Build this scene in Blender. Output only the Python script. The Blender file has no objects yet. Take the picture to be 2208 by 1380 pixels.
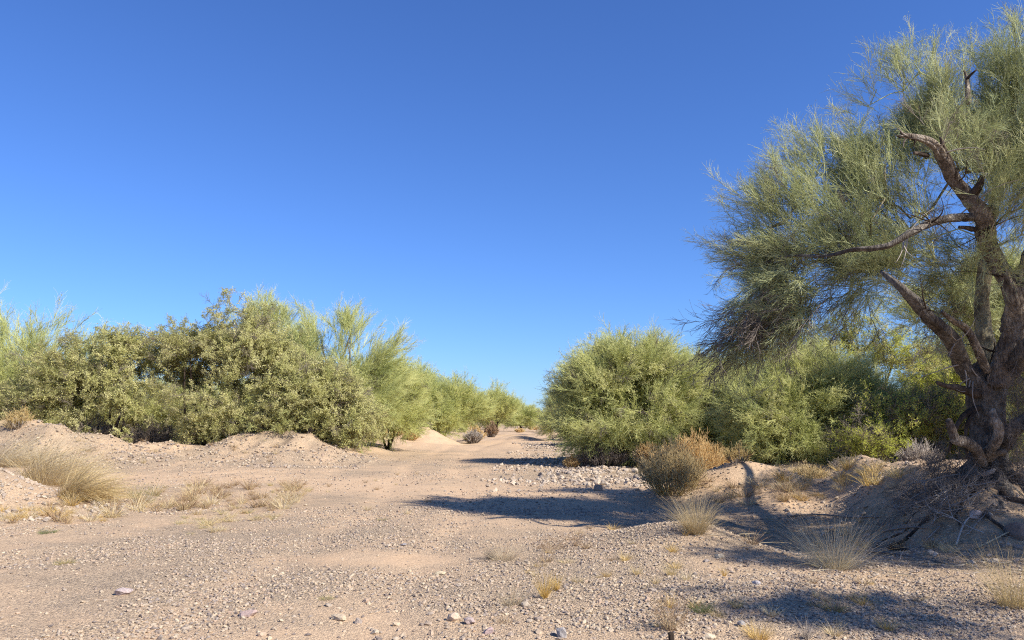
import bpy, math, random
import numpy as np

rng = np.random.default_rng(7)
random.seed(7)
scene = bpy.context.scene
COL = scene.collection

# ------------------------------------------------------------------ camera
F, CX, CY, HOR, EYE = 1733.0, 1104.0, 690.0, 903.0, 1.62
PITCH = math.atan((HOR - CY) / F)
cam_d = bpy.data.cameras.new('camera')
cam_d.sensor_width = 36.0
cam_d.lens = 36.0 * F / 2208.0
cam_d.clip_start = 0.1
cam_d.clip_end = 6000
cam = bpy.data.objects.new('camera', cam_d)
COL.objects.link(cam)
cam.location = (0, 0, EYE)
cam.rotation_euler = (math.pi / 2 + PITCH, 0, 0)
scene.camera = cam

# ------------------------------------------------------------------ sky and sun
SUN_EL, SUN_BACK = math.radians(39), math.radians(34)      # sun stands to the side and a little behind
sun_dir = np.array([math.cos(SUN_BACK) * math.cos(SUN_EL), -math.sin(SUN_BACK) * math.cos(SUN_EL), math.sin(SUN_EL)])
world = bpy.data.worlds.new('World')
scene.world = world
world.use_nodes = True
nt = world.node_tree
nt.nodes.clear()
sky = nt.nodes.new('ShaderNodeTexSky')
sky.sky_type = 'NISHITA'
sky.sun_disc = False
sky.sun_elevation = SUN_EL
sky.sun_rotation = math.atan2(sun_dir[0], sun_dir[1])
sky.altitude = 0
sky.air_density = 1.0
sky.dust_density = 0.15
sky.ozone_density = 4.0
hs = nt.nodes.new('ShaderNodeMix')
hs.data_type = 'RGBA'
hs.blend_type = 'MULTIPLY'
hs.inputs[0].default_value = 1.0
hs.inputs[7].default_value = (0.56, 0.815, 1.32, 1)
bg = nt.nodes.new('ShaderNodeBackground')
bg.inputs['Strength'].default_value = 0.079
wo = nt.nodes.new('ShaderNodeOutputWorld')
nt.links.new(sky.outputs[0], hs.inputs[6])
nt.links.new(hs.outputs[2], bg.inputs[0])
nt.links.new(bg.outputs[0], wo.inputs[0])

sun_l = bpy.data.lights.new('sun', 'SUN')
sun_l.energy = 5.0
sun_l.angle = math.radians(0.53)
sun_l.color = (1.0, 0.94, 0.85)
sun = bpy.data.objects.new('sun', sun_l)
COL.objects.link(sun)
sun.location = (40, -20, 40)
from mathutils import Vector
sun.rotation_euler = Vector(sun_dir).to_track_quat('Z', 'Y').to_euler()

vs = scene.view_settings
vs.view_transform = 'Standard'
vs.look = 'None'
vs.gamma = 1.0
vs.use_curve_mapping = False
vs.exposure = 0.74
scene.cycles.filter_width = 1.1
scene.cycles.use_denoising = False
scene.cycles.max_bounces = 10
scene.cycles.diffuse_bounces = 7
scene.cycles.transmission_bounces = 6
scene.cycles.transparent_max_bounces = 4

# ------------------------------------------------------------------ maths helpers
CP, SP = math.cos(PITCH), math.sin(PITCH)


def at(px, py, Y):
    """world point at ground distance Y seen at photo pixel (px, py)"""
    u, v = (px - CX) / F, (CY - py) / F
    s = Y / (CP - SP * v)
    return np.array([u * s, Y, EYE + (SP + CP * v) * s])


def hash2(ix, iy, seed):
    h = (ix.astype(np.int64) * 374761393 + iy.astype(np.int64) * 668265263 + seed * 974711) & 0x7fffffff
    h = ((h ^ (h >> 13)) * 1274126177) & 0x7fffffff
    h = h ^ (h >> 16)
    return (h & 0xffff) / 65535.0


def vnoise(x, y, seed=0):
    x = np.asarray(x, float); y = np.asarray(y, float)
    ix, iy = np.floor(x), np.floor(y)
    fx, fy = x - ix, y - iy
    fx = fx * fx * (3 - 2 * fx); fy = fy * fy * (3 - 2 * fy)
    a = hash2(ix, iy, seed); b = hash2(ix + 1, iy, seed)
    c = hash2(ix, iy + 1, seed); d = hash2(ix + 1, iy + 1, seed)
    return (a + (b - a) * fx) * (1 - fy) + (c + (d - c) * fx) * fy - 0.5


def fbm(x, y, seed=0, o=3):
    t, a = 0, 1.0
    for k in range(o):
        t = t + a * vnoise(x * 2 ** k + 17.3 * k, y * 2 ** k - 9.1 * k, seed + k)
        a *= 0.5
    return t


def S(t):
    t = np.clip(t, 0, 1)
    return t * t * (3 - 2 * t)


def gauss(x, y, cx, cy, sx, sy):
    return np.exp(-((x - cx) / sx) ** 2 - ((y - cy) / sy) ** 2)


def road_c(y):
    return np.interp(y, [0, 8, 14, 28, 40, 52, 75, 100, 150, 220, 400], [-2.0, -1.9, -1.6, -2.7, -2.9, -2.1, -0.2, 1.9, 5.4, 10.5, 24])


def road_hw(y):
    return np.interp(y, [0, 14, 28, 60, 400], [2.7, 2.5, 2.2, 2.0, 2.0])


def berm_h(x):
    px = [-45, -30, -19.7, -18.0, -16.2, -14.4, -12.5, -11.0, -9.6, -8.3, -7.4, -6.4, -5.6, -4.6]
    h = [.6, .9, 1.22, 1.28, 1.02, .80, .78, .86, 1.02, 1.10, .86, .55, .25, .0]
    return np.interp(x, px, h)


def bank_mask(x, y):
    edge = 4.85 + 0.20 * (y - 11.0)
    return S((x - edge) / 1.35) * S((y - 9.25 - 0.12 * fbm(x * .9, y * .3, 31)) / 2.0) * (1 - .75 * S((y - 15.5) / 5.0))


def height(x, y):
    x = np.asarray(x, float); y = np.asarray(y, float)
    rd = np.abs(x - road_c(y)) / road_hw(y)
    off = S((rd - 0.8) / 0.7)
    far = 1 - S((np.hypot(x, y) - 120) / 80)
    z = 0.14 * fbm(x / 9.0, y / 9.0, 3) * (.25 + .75 * off) * far
    z = z + 0.085 * fbm(x / 1.9, y / 1.9, 5) * (.22 + .78 * off) * far
    near = 1 - S((np.hypot(x, y) - 40) / 30)
    z = z + 0.030 * fbm(x / .42, y / .42, 8) * (.35 + .65 * off) * near
    # wheel ruts
    for s in (-0.85, 0.85):
        z = z - 0.03 * np.exp(-((x - road_c(y) - s) / .35) ** 2)
    # berm along the left trees
    yb = 31.0 + .6 * np.sin(x * .5)
    prof = np.where(y < yb, np.exp(-((y - yb) / 1.75) ** 2), .42 + .58 * np.exp(-((y - yb) / 1.3) ** 2))
    z = z + berm_h(x) * prof * (1 - S((y - 70) / 50)) * (1 + .55 * fbm(x / 1.3, y / 1.3, 12)) + .14 * (berm_h(x) > .1) * np.exp(-((y - yb + .8) / 2.2) ** 2) * fbm(x / .55, y / .55, 13)
    z = z + .30 * gauss(x, y, -7.9, 28.9, 1.1, 1.0) + .22 * gauss(x, y, -12.8, 28.3, 1.8, .9)
    # foreground bank at the left edge
    z = z + 1.30 * gauss(x, y, -11.0, 14.6, 1.95, 1.5) + .35 * gauss(x, y, -12.5, 17.5, 3.5, 2.0)
    # heap of gravel by the track
    r = np.hypot(x + 5.4, (y - 52) * .8)
    z = z + 1.05 * np.clip(1 - r / 2.3, 0, 1) ** 1.25 * (1 + .35 * fbm(x / .6, y / .6, 33)) + .3 * gauss(x, y, -7.2, 52.5, 1.0, 1.2)
    z = z + .35 * gauss(x, y, .6, 62, 1.3, 1.5) + .25 * gauss(x, y, -.3, 46, 1.0, 1.2) + .4 * gauss(x, y, 3.2, 80, 1.3, 2)
    z = z + .35 * gauss(x, y, -4.2, 78, 1.4, 3) + .22 * gauss(x, y, -4.8, 46, 1.6, 2)
    # hump right of the wash
    z = z + (.72 * gauss(x, y, 4.75, 16.8, 1.4, .9)) + .15 * gauss(x, y, 6.6, 16.6, 1.2, 1.6) * (1 + .3 * fbm(x / .7, y / .7, 14))
    # bank under the big tree
    bm = bank_mask(x, y)
    z = z + .74 * bm * (1 + .20 * fbm(x / .8, y / .8, 21)) + .16 * bm * fbm(x / .3, y / .3, 22) - .9 * bm * (1 - bm) * np.maximum(0, .22 - np.abs(fbm(x / .45 + y * .3, y / 1.6, 24)))
    # wash
    z = z - .30 * gauss(x, y, 3.9, 12.3, 1.7, 2.3) - .16 * gauss(x, y, 2.2, 15.6, 1.6, .9)
    z = z + .10 * gauss(x, y, 1.6, 9.6, 1.3, 1.3) + .26 * gauss(x, y, 2.35, 10.7, .9, 1.0)
    # ground lifts under the thicket
    z = z + .38 * S((x - 3.5 - .03 * y) / 3.5) * S((y - 20) / 6) * far
    return z


def hz(x, y):
    return float(height(np.array([x]), np.array([y]))[0])


_ts = np.concatenate([np.arange(3.5, 30, .04), np.arange(30, 90, .15), np.arange(90, 300, .6)])


def ground(px, py):
    """where the view through a photo pixel meets the terrain"""
    p1 = at(px, py, 1.0)
    d = p1 - np.array([0, 0, EYE])
    X = d[0] * _ts; Y = _ts; Z = EYE + d[2] * _ts
    h = height(X, Y)
    k = np.argmax(Z <= h)
    if Z[k] > h[k]:
        k = len(_ts) - 1
    return np.array([X[k], Y[k], h[k]])


# ------------------------------------------------------------------ object helpers
def mesh_np(name, V, Fq=None, Ft=None, mats=(), midx=None, smooth=False):
    me = bpy.data.meshes.new(name)
    V = np.asarray(V, np.float32)
    loops, starts, totals = [], [], []
    n = 0
    for A, k in ((Fq, 4), (Ft, 3)):
        if A is not None and len(A):
            A = np.asarray(A, np.int32)
            loops.append(A.ravel()); starts.append(n + np.arange(len(A)) * k); totals.append(np.full(len(A), k))
            n += A.size
    me.vertices.add(len(V)); me.vertices.foreach_set('co', V.ravel())
    if loops:
        L = np.concatenate(loops); st = np.concatenate(starts); tt = np.concatenate(totals)
        me.loops.add(len(L)); me.loops.foreach_set('vertex_index', L)
        me.polygons.add(len(st)); me.polygons.foreach_set('loop_start', st)
        me.polygons.foreach_set('loop_total', tt)
        if midx is not None:
            me.polygons.foreach_set('material_index', np.asarray(midx, np.int32))
        if smooth:
            me.polygons.foreach_set('use_smooth', np.ones(len(st), bool))
    for m in mats:
        me.materials.append(m)
    me.update(calc_edges=True)
    me.validate()
    return me


def tag(o, label=None, cat=None, group=None, kind=None):
    if label: o['label'] = label
    if cat: o['category'] = cat
    if group: o['group'] = group
    if kind: o['kind'] = kind
    return o


def link(name, data, loc=(0, 0, 0), parent=None):
    o = bpy.data.objects.new(name, data)
    COL.objects.link(o)
    o.location = [float(v) for v in loc]
    if parent is not None:
        o.parent = parent
    return o


class Geo:
    """collects triangles and quads with material slots"""
    def __init__(s):
        s.V, s.Q, s.T, s.mq, s.mt, s.n = [], [], [], [], [], 0

    def add(s, V, Q=None, T=None, m=0):
        V = np.asarray(V, float).reshape(-1, 3)
        if Q is not None and len(Q):
            Q = np.asarray(Q, int); s.Q.append(Q + s.n); s.mq.append(np.full(len(Q), m))
        if T is not None and len(T):
            T = np.asarray(T, int); s.T.append(T + s.n); s.mt.append(np.full(len(T), m))
        s.V.append(V); s.n += len(V)

    def mesh(s, name, mats, smooth=False):
        Q = np.concatenate(s.Q) if s.Q else None
        T = np.concatenate(s.T) if s.T else None
        mi = np.concatenate(s.mq + s.mt)
        return mesh_np(name, np.concatenate(s.V), Q, T, mats, mi, smooth)

    def prisms(s, P0, P1, R0, R1, m=0, k=3):
        """many tapered k-sided sticks at once"""
        P0 = np.asarray(P0, float); P1 = np.asarray(P1, float)
        n = len(P0)
        if not n: return
        R0 = np.broadcast_to(R0, (n,)); R1 = np.broadcast_to(R1, (n,))
        d = P1 - P0
        d = d / (np.linalg.norm(d, axis=1, keepdims=True) + 1e-9)
        ref = np.where(np.abs(d[:, 2:3]) > .9, np.array([[1., 0, 0]]), np.array([[0, 0, 1.]]))
        a = np.cross(d, ref); a /= np.linalg.norm(a, axis=1, keepdims=True) + 1e-9
        b = np.cross(d, a)
        ang = np.arange(k) * 2 * math.pi / k
        ring = a[:, None] * np.cos(ang)[None, :, None] + b[:, None] * np.sin(ang)[None, :, None]
        V = np.concatenate([P0[:, None] + ring * R0[:, None, None], P1[:, None] + ring * R1[:, None, None]], 1)
        base = (np.arange(n) * 2 * k)[:, None]
        Q = []
        for i in range(k):
            j = (i + 1) % k
            Q.append(np.stack([base[:, 0] + i, base[:, 0] + j, base[:, 0] + k + j, base[:, 0] + k + i], 1))
        s.add(V.reshape(-1, 3), np.concatenate(Q), None, m)

    def sweep(s, pts, radii, k=10, m=0, rough=.0, seed=0, step=.07, cap=True):
        """smooth tube through pts"""
        pts = np.asarray(pts, float); radii = np.asarray(radii, float)
        P, R = [], []
        n = len(pts)
        for i in range(n - 1):
            p0 = pts[max(i - 1, 0)]; p1 = pts[i]; p2 = pts[i + 1]; p3 = pts[min(i + 2, n - 1)]
            c = max(2, int(np.linalg.norm(p2 - p1) / step))
            t = (np.arange(c) / c)[:, None]
            P.append(.5 * (2 * p1 + (p2 - p0) * t + (2 * p0 - 5 * p1 + 4 * p2 - p3) * t ** 2 + (3 * p1 - p0 - 3 * p2 + p3) * t ** 3))
            R.append(radii[i] + (radii[i + 1] - radii[i]) * t[:, 0])
        P = np.concatenate(P + [pts[-1:]]); R = np.concatenate(R + [radii[-1:]])
        T = np.gradient(P, axis=0); T /= np.linalg.norm(T, axis=1, keepdims=True) + 1e-9
        a = np.cross(T[0], [0.3, 1, 0.2]); a /= np.linalg.norm(a)
        V = []
        ang = np.arange(k) * 2 * math.pi / k
        for i in range(len(P)):
            a = a - T[i] * np.dot(a, T[i]); a /= np.linalg.norm(a)
            b = np.cross(T[i], a)
            rr = R[i] * np.ones(k)
            if rough:
                rr = rr * (1 + rough * fbm(np.cos(ang) * 1.6 + i * .05 + seed, np.sin(ang) * 1.6 + i * .16, seed) * .95
                           + rough * .5 * fbm(ang * 4, np.full(k, i * .35), seed + 5, 2)
                           - rough * .55 * np.maximum(0, .16 - np.abs(vnoise(np.cos(ang) * 3.4 + i * .02 + seed, np.sin(ang) * 3.4 + i * .05, seed + 9))) * 2.2)
            V.append(P[i] + rr[:, None] * (a * np.cos(ang)[:, None] + b * np.sin(ang)[:, None]))
        V = np.array(V)
        L = len(P)
        ii, jj = np.meshgrid(np.arange(L - 1), np.arange(k), indexing='ij')
        j2 = (jj + 1) % k
        Q = np.stack([ii * k + jj, ii * k + j2, (ii + 1) * k + j2, (ii + 1) * k + jj], -1).reshape(-1, 4)
        VV = V.reshape(-1, 3)
        T3 = []
        if cap:
            VV = np.concatenate([VV, P[-1:], P[:1]])
            e = (L - 1) * k
            T3 = [[e + i, e + (i + 1) % k, L * k] for i in range(k)] + [[(i + 1) % k, i, L * k + 1] for i in range(k)]
        s.add(VV, Q, np.array(T3) if T3 else None, m)


def unit(v):
    v = np.asarray(v, float)
    return v / (np.linalg.norm(v, axis=-1, keepdims=True) + 1e-9)


# ------------------------------------------------------------------ materials
def new_mat(name):
    m = bpy.data.materials.new(name)
    m.use_nodes = True
    n = m.node_tree
    n.nodes.clear()
    out = n.nodes.new('ShaderNodeOutputMaterial')
    return m, n, out


def ramp(n, stops):
    r = n.nodes.new('ShaderNodeValToRGB')
    while len(r.color_ramp.elements) < len(stops):
        r.color_ramp.elements.new(.5)
    for e, (p, c) in zip(r.color_ramp.elements, stops):
        e.position = p; e.color = (*c, 1)
    return r


def plant_mat(name, cols, trans=0.0, rough=.7, world_scale=None):
    """leaf or stem colour picked per copy, with a gentle shift over space"""
    m, n, out = new_mat(name)
    oi = n.nodes.new('ShaderNodeObjectInfo')
    geo = n.nodes.new('ShaderNodeNewGeometry')
    nz = n.nodes.new('ShaderNodeTexNoise')
    nz.inputs['Scale'].default_value = world_scale or 1.1
    nz.inputs['Detail'].default_value = 2
    n.links.new(geo.outputs['Position'], nz.inputs['Vector'])
    mx = n.nodes.new('ShaderNodeMath'); mx.operation = 'MULTIPLY_ADD'
    mx.inputs[1].default_value = .55
    sub = n.nodes.new('ShaderNodeMath'); sub.operation = 'MULTIPLY_ADD'
    sub.inputs[1].default_value = .95; sub.inputs[2].default_value = -.25
    n.links.new(nz.outputs[0], sub.inputs[0])
    n.links.new(oi.outputs['Random'], mx.inputs[0])
    n.links.new(sub.outputs[0], mx.inputs[2])
    r = ramp(n, [(i / (len(cols) - 1), c) for i, c in enumerate(cols)])
    n.links.new(mx.outputs[0], r.inputs[0])
    p = n.nodes.new('ShaderNodeBsdfPrincipled')
    p.inputs['Roughness'].default_value = rough
    p.inputs['Specular IOR Level'].default_value = .25
    n.links.new(r.outputs[0], p.inputs['Base Color'])
    if trans:
        t = n.nodes.new('ShaderNodeBsdfTranslucent')
        n.links.new(r.outputs[0], t.inputs[0])
        mi = n.nodes.new('ShaderNodeMixShader')
        mi.inputs[0].default_value = trans
        n.links.new(p.outputs[0], mi.inputs[1]); n.links.new(t.outputs[0], mi.inputs[2])
        n.links.new(mi.outputs[0], out.inputs[0])
    else:
        n.links.new(p.outputs[0], out.inputs[0])
    return m


def bark_mat(name, c0, c1, c2, scale=6.0, bump=.6):
    m, n, out = new_mat(name)
    tc = n.nodes.new('ShaderNodeNewGeometry')
    mp = n.nodes.new('ShaderNodeMapping'); mp.inputs['Scale'].default_value = (1, 1, .28)
    n.links.new(tc.outputs['Position'], mp.inputs[0])
    a = n.nodes.new('ShaderNodeTexNoise'); a.inputs['Scale'].default_value = scale * 4; a.inputs['Detail'].default_value = 6
    a.inputs['Roughness'].default_value = .7
    b = n.nodes.new('ShaderNodeTexNoise'); b.inputs['Scale'].default_value = scale * .55; b.inputs['Detail'].default_value = 3
    n.links.new(mp.outputs[0], a.inputs[0]); n.links.new(tc.outputs['Position'], b.inputs[0])
    v = n.nodes.new('ShaderNodeTexVoronoi'); v.feature = 'DISTANCE_TO_EDGE'; v.inputs['Scale'].default_value = scale * 5
    n.links.new(mp.outputs[0], v.inputs['Vector'])
    r1 = ramp(n, [(.3, c0), (.5, c1), (.72, c2)])
    n.links.new(a.outputs[0], r1.inputs[0])
    r2 = ramp(n, [(.38, (.55, .5, .46)), (.62, (1.25, 1.2, 1.1))])
    n.links.new(b.outputs[0], r2.inputs[0])
    mu = n.nodes.new('ShaderNodeMix'); mu.data_type = 'RGBA'; mu.blend_type = 'MULTIPLY'; mu.inputs[0].default_value = 1
    n.links.new(r1.outputs[0], mu.inputs[6]); n.links.new(r2.outputs[0], mu.inputs[7])
    ad = n.nodes.new('ShaderNodeMath'); ad.operation = 'ADD'
    rv = n.nodes.new('ShaderNodeMath'); rv.operation = 'MINIMUM'; rv.inputs[1].default_value = .25
    n.links.new(v.outputs[0], rv.inputs[0])
    n.links.new(a.outputs[0], ad.inputs[0]); n.links.new(rv.outputs[0], ad.inputs[1])
    bp = n.nodes.new('ShaderNodeBump'); bp.inputs['Strength'].default_value = bump; bp.inputs['Distance'].default_value = .06
    n.links.new(ad.outputs[0], bp.inputs['Height'])
    p = n.nodes.new('ShaderNodeBsdfPrincipled'); p.inputs['Roughness'].default_value = .9
    p.inputs['Specular IOR Level'].default_value = .15
    n.links.new(mu.outputs[2], p.inputs['Base Color']); n.links.new(bp.outputs[0], p.inputs['Normal'])
    n.links.new(p.outputs[0], out.inputs[0])
    return m


def ground_mat():
    m, n, out = new_mat('desert_soil')
    geo = n.nodes.new('ShaderNodeNewGeometry')

    def noise(s, d=3, ro=.55):
        t = n.nodes.new('ShaderNodeTexNoise'); t.inputs['Scale'].default_value = s
        t.inputs['Detail'].default_value = d; t.inputs['Roughness'].default_value = ro
        n.links.new(geo.outputs['Position'], t.inputs['Vector'])
        return t

    def math_(op, a, b=None, c=None, clamp=False):
        x = n.nodes.new('ShaderNodeMath'); x.operation = op; x.use_clamp = clamp
        for i, q in enumerate((a, b, c)):
            if q is None: continue
            if isinstance(q, (int, float)): x.inputs[i].default_value = q
            else: n.links.new(q, x.inputs[i])
        return x.outputs[0]

    def mix(f, a, b, mode='MIX'):
        x = n.nodes.new('ShaderNodeMix'); x.data_type = 'RGBA'; x.blend_type = mode
        for i, q in ((0, f), (6, a), (7, b)):
            if isinstance(q, (int, float)): x.inputs[i].default_value = q
            elif isinstance(q, tuple): x.inputs[i].default_value = (*q, 1)
            else: n.links.new(q, x.inputs[i])
        return x.outputs[2]
    att = n.nodes.new('ShaderNodeAttribute'); att.attribute_name = 'soil'      # r sandy, g gravelly, b litter and painted wash shade
    sep = n.nodes.new('ShaderNodeSeparateColor')
    n.links.new(att.outputs['Color'], sep.inputs[0])
    big, mid, fine = noise(.33, 4), noise(1.7, 4, .6), noise(34, 3, .7)
    # gravel amount
    g = math_('MULTIPLY_ADD', big.outputs[0], 2.4, -.75)
    g = math_('ADD', g, math_('MULTIPLY_ADD', mid.outputs[0], 1.6, -.8))
    g = math_('ADD', g, math_('SUBTRACT', sep.outputs[1], sep.outputs[0]), clamp=True)
    sand = mix(mid.outputs[0], (.475, .33, .205), (.55, .405, .268))
    grav = mix(noise(6.0, 3).outputs[0], (.345, .267, .188), (.455, .36, .255))
    base = mix(g, sand, grav)
    # grit: cells a centimetre or two across, each its own tone
    vo = n.nodes.new('ShaderNodeTexVoronoi'); vo.inputs['Scale'].default_value = 62
    n.links.new(geo.outputs['Position'], vo.inputs['Vector'])
    vs_ = n.nodes.new('ShaderNodeSeparateColor'); n.links.new(vo.outputs['Color'], vs_.inputs[0])
    rr = ramp(n, [(0, (.38, .36, .36)), (.35, (.84, .82, .80)), (.7, (1.05, 1.03, 1.0)), (1, (1.5, 1.45, 1.35))])
    n.links.new(vs_.outputs[0], rr.inputs[0])
    base = mix(math_('MULTIPLY_ADD', g, .60, .22), base, mix(1.0, base, rr.outputs[0], 'MULTIPLY'))
    rf = ramp(n, [(.3, (.80, .79, .78)), (.7, (1.18, 1.17, 1.15))])
    n.links.new(fine.outputs[0], rf.inputs[0])
    base = mix(1.0, base, rf.outputs[0], 'MULTIPLY')
    # leaf litter and old straw, plus the shade tone painted on the wash
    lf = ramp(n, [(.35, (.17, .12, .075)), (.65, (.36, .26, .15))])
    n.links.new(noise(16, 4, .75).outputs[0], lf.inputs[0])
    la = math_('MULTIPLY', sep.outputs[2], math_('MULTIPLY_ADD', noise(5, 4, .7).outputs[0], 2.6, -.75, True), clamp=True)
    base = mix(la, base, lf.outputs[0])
    vo2 = n.nodes.new('ShaderNodeTexVoronoi'); vo2.inputs['Scale'].default_value = 34
    n.links.new(geo.outputs['Position'], vo2.inputs['Vector'])
    hgt = math_('ADD', math_('MULTIPLY', vo.outputs['Distance'], math_('MULTIPLY_ADD', g, -.7, -.2)), math_('MULTIPLY', fine.outputs[0], .55))
    hgt = math_('ADD', hgt, math_('MULTIPLY', vo2.outputs['Distance'], math_('MULTIPLY', g, -.9)))
    hgt = math_('ADD', hgt, math_('MULTIPLY', mid.outputs[0], .8))
    bp = n.nodes.new('ShaderNodeBump'); bp.inputs['Strength'].default_value = .75; bp.inputs['Distance'].default_value = .022
    n.links.new(hgt, bp.inputs['Height'])
    p = n.nodes.new('ShaderNodeBsdfPrincipled'); p.inputs['Roughness'].default_value = .95
    p.inputs['Specular IOR Level'].default_value = .1
    n.links.new(base, p.inputs['Base Color']); n.links.new(bp.outputs[0], p.inputs['Normal'])
    n.links.new(p.outputs[0], out.inputs[0])
    return m


def stone_mat(name, cols):
    m, n, out = new_mat(name)
    oi = n.nodes.new('ShaderNodeObjectInfo')
    r = ramp(n, [(i / (len(cols) - 1), c) for i, c in enumerate(cols)])
    n.links.new(oi.outputs['Random'], r.inputs[0])
    geo = n.nodes.new('ShaderNodeNewGeometry')
    nz = n.nodes.new('ShaderNodeTexNoise'); nz.inputs['Scale'].default_value = 45; nz.inputs['Detail'].default_value = 4
    n.links.new(geo.outputs['Position'], nz.inputs[0])
    r2 = ramp(n, [(.3, (.72, .70, .68)), (.7, (1.22, 1.2, 1.17))])
    n.links.new(nz.outputs[0], r2.inputs[0])
    mu = n.nodes.new('ShaderNodeMix'); mu.data_type = 'RGBA'; mu.blend_type = 'MULTIPLY'; mu.inputs[0].default_value = 1
    n.links.new(r.outputs[0], mu.inputs[6]); n.links.new(r2.outputs[0], mu.inputs[7])
    p = n.nodes.new('ShaderNodeBsdfPrincipled'); p.inputs['Roughness'].default_value = .85
    p.inputs['Specular IOR Level'].default_value = .2
    bp = n.nodes.new('ShaderNodeBump'); bp.inputs['Strength'].default_value = .5; bp.inputs['Distance'].default_value = .01
    n.links.new(nz.outputs[0], bp.inputs['Height']); n.links.new(bp.outputs[0], p.inputs['Normal'])
    n.links.new(mu.outputs[2], p.inputs['Base Color']); n.links.new(p.outputs[0], out.inputs[0])
    return m


M_SOIL = ground_mat()
M_GRAVEL = stone_mat('gravel_stone', [(.15, .125, .115), (.34, .27, .21), (.41, .33, .235), (.24, .205, .185), (.44, .355, .25), (.38, .28, .205), (.46, .385, .28), (.30, .25, .21)])
M_RUBBLE = stone_mat('rubble_stone', [(.26, .215, .17), (.41, .335, .25), (.48, .40, .31), (.30, .255, .215), (.43, .33, .235)])
M_PV = plant_mat('palo_verde_stem', [(.26, .29, .13), (.37, .405, .185), (.48, .50, .25), (.57, .56, .32)])
M_PVFAR = plant_mat('green_palo_verde_stem', [(.34, .38, .15), (.46, .49, .19), (.56, .57, .22), (.64, .62, .27)])
M_PVLEAF = plant_mat('palo_verde_leaf', [(.42, .46, .14), (.56, .57, .18), (.66, .63, .24)], .5)
M_MQ = plant_mat('mesquite_leaf', [(.42, .43, .16), (.55, .54, .21), (.65, .62, .28), (.70, .66, .34)], .5)
M_MQBRIGHT = plant_mat('bright_leaf', [(.44, .50, .08), (.60, .63, .11), (.70, .69, .17)], .5)
M_TWIG = plant_mat('brown_twig', [(.10, .08, .06), (.18, .145, .11), (.27, .22, .165)])
M_DEAD = plant_mat('dead_twig', [(.10, .08, .065), (.19, .155, .125), (.30, .25, .20)])
M_GREYDEAD = plant_mat('bleached_branch', [(.24, .20, .16), (.36, .31, .26), (.48, .42, .35)])
M_STRAW = plant_mat('straw', [(.42, .31, .15), (.58, .45, .23), (.70, .57, .33)], .3, world_scale=2)
M_PALE = plant_mat('pale_straw', [(.46, .38, .24), (.60, .51, .34), (.72, .64, .46)], .3, world_scale=2)
M_GOLD = plant_mat('golden_straw', [(.46, .30, .08), (.62, .42, .12), (.72, .53, .20)], .25, world_scale=2)
M_BROWNW = plant_mat('brown_weed', [(.20, .125, .07), (.32, .21, .12), (.42, .30, .18)], .1, world_scale=2)
M_GREENW = plant_mat('green_weed', [(.11, .13, .05), (.18, .20, .08), (.26, .26, .12)], .25, world_scale=2)
M_ORANGE = plant_mat('dry_orange_twig', [(.66, .46, .20), (.78, .59, .29), (.85, .70, .40)], .45, world_scale=2.5)
M_OLIVE = plant_mat('olive_straw', [(.56, .43, .19), (.70, .55, .26), (.78, .65, .35)], .45, world_scale=2)
M_BARK = bark_mat('weathered_bark', (.065, .058, .052), (.18, .163, .145), (.36, .335, .30), 7.0, 1.0)
M_BARKG = bark_mat('green_bark', (.16, .14, .09), (.28, .255, .17), (.40, .365, .27), 7.0, .7)
M_BARKD = bark_mat('dark_bark', (.035, .027, .022), (.075, .058, .046), (.13, .10, .08), 6.0, .6)
M_PEELED = bark_mat('peeled_wood', (.085, .07, .058), (.28, .235, .19), (.54, .50, .44), 7.0, 1.0)

# ------------------------------------------------------------------ terrain


def axis(segs):
    out = [segs[0][0]]
    for a, b, d0, d1 in segs:
        x = a
        L = b - a
        while x < b - 1e-6:
            t = (x - a) / L
            x = min(b, x + d0 + (d1 - d0) * t)
            out.append(x)
    return np.array(out)


xs = axis([(-2500, -300, 400, 60), (-300, -60, 40, 5), (-60, -22, 2.5, .4), (-22, -9, .35, .13), (-9, -4, .13, .085), (-4, 8, .08, .08),
           (8, 14, .1, .5), (14, 40, .5, 3), (40, 300, 4, 50), (300, 2500, 60, 400)])
ys = axis([(-400, -40, 80, 8), (-40, 3.5, 6, .25), (3.5, 15, .065, .085), (15, 34, .10, .22), (34, 70, .3, .8), (70, 260, 1, 12), (260, 5000, 20, 700)])
XX, YY = np.meshgrid(xs, ys)
ZZ = height(XX, YY)
nx, ny = len(xs), len(ys)
idx = np.arange(nx * ny).reshape(ny, nx)
quads = np.stack([idx[:-1, :-1], idx[:-1, 1:], idx[1:, 1:], idx[1:, :-1]], -1).reshape(-1, 4)
cxm = ((XX[:-1, :-1] + XX[1:, 1:]) / 2).ravel(); cym = ((YY[:-1, :-1] + YY[1:, 1:]) / 2).ravel()
P = np.stack([XX, YY, ZZ], -1).reshape(-1, 3)

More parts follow.
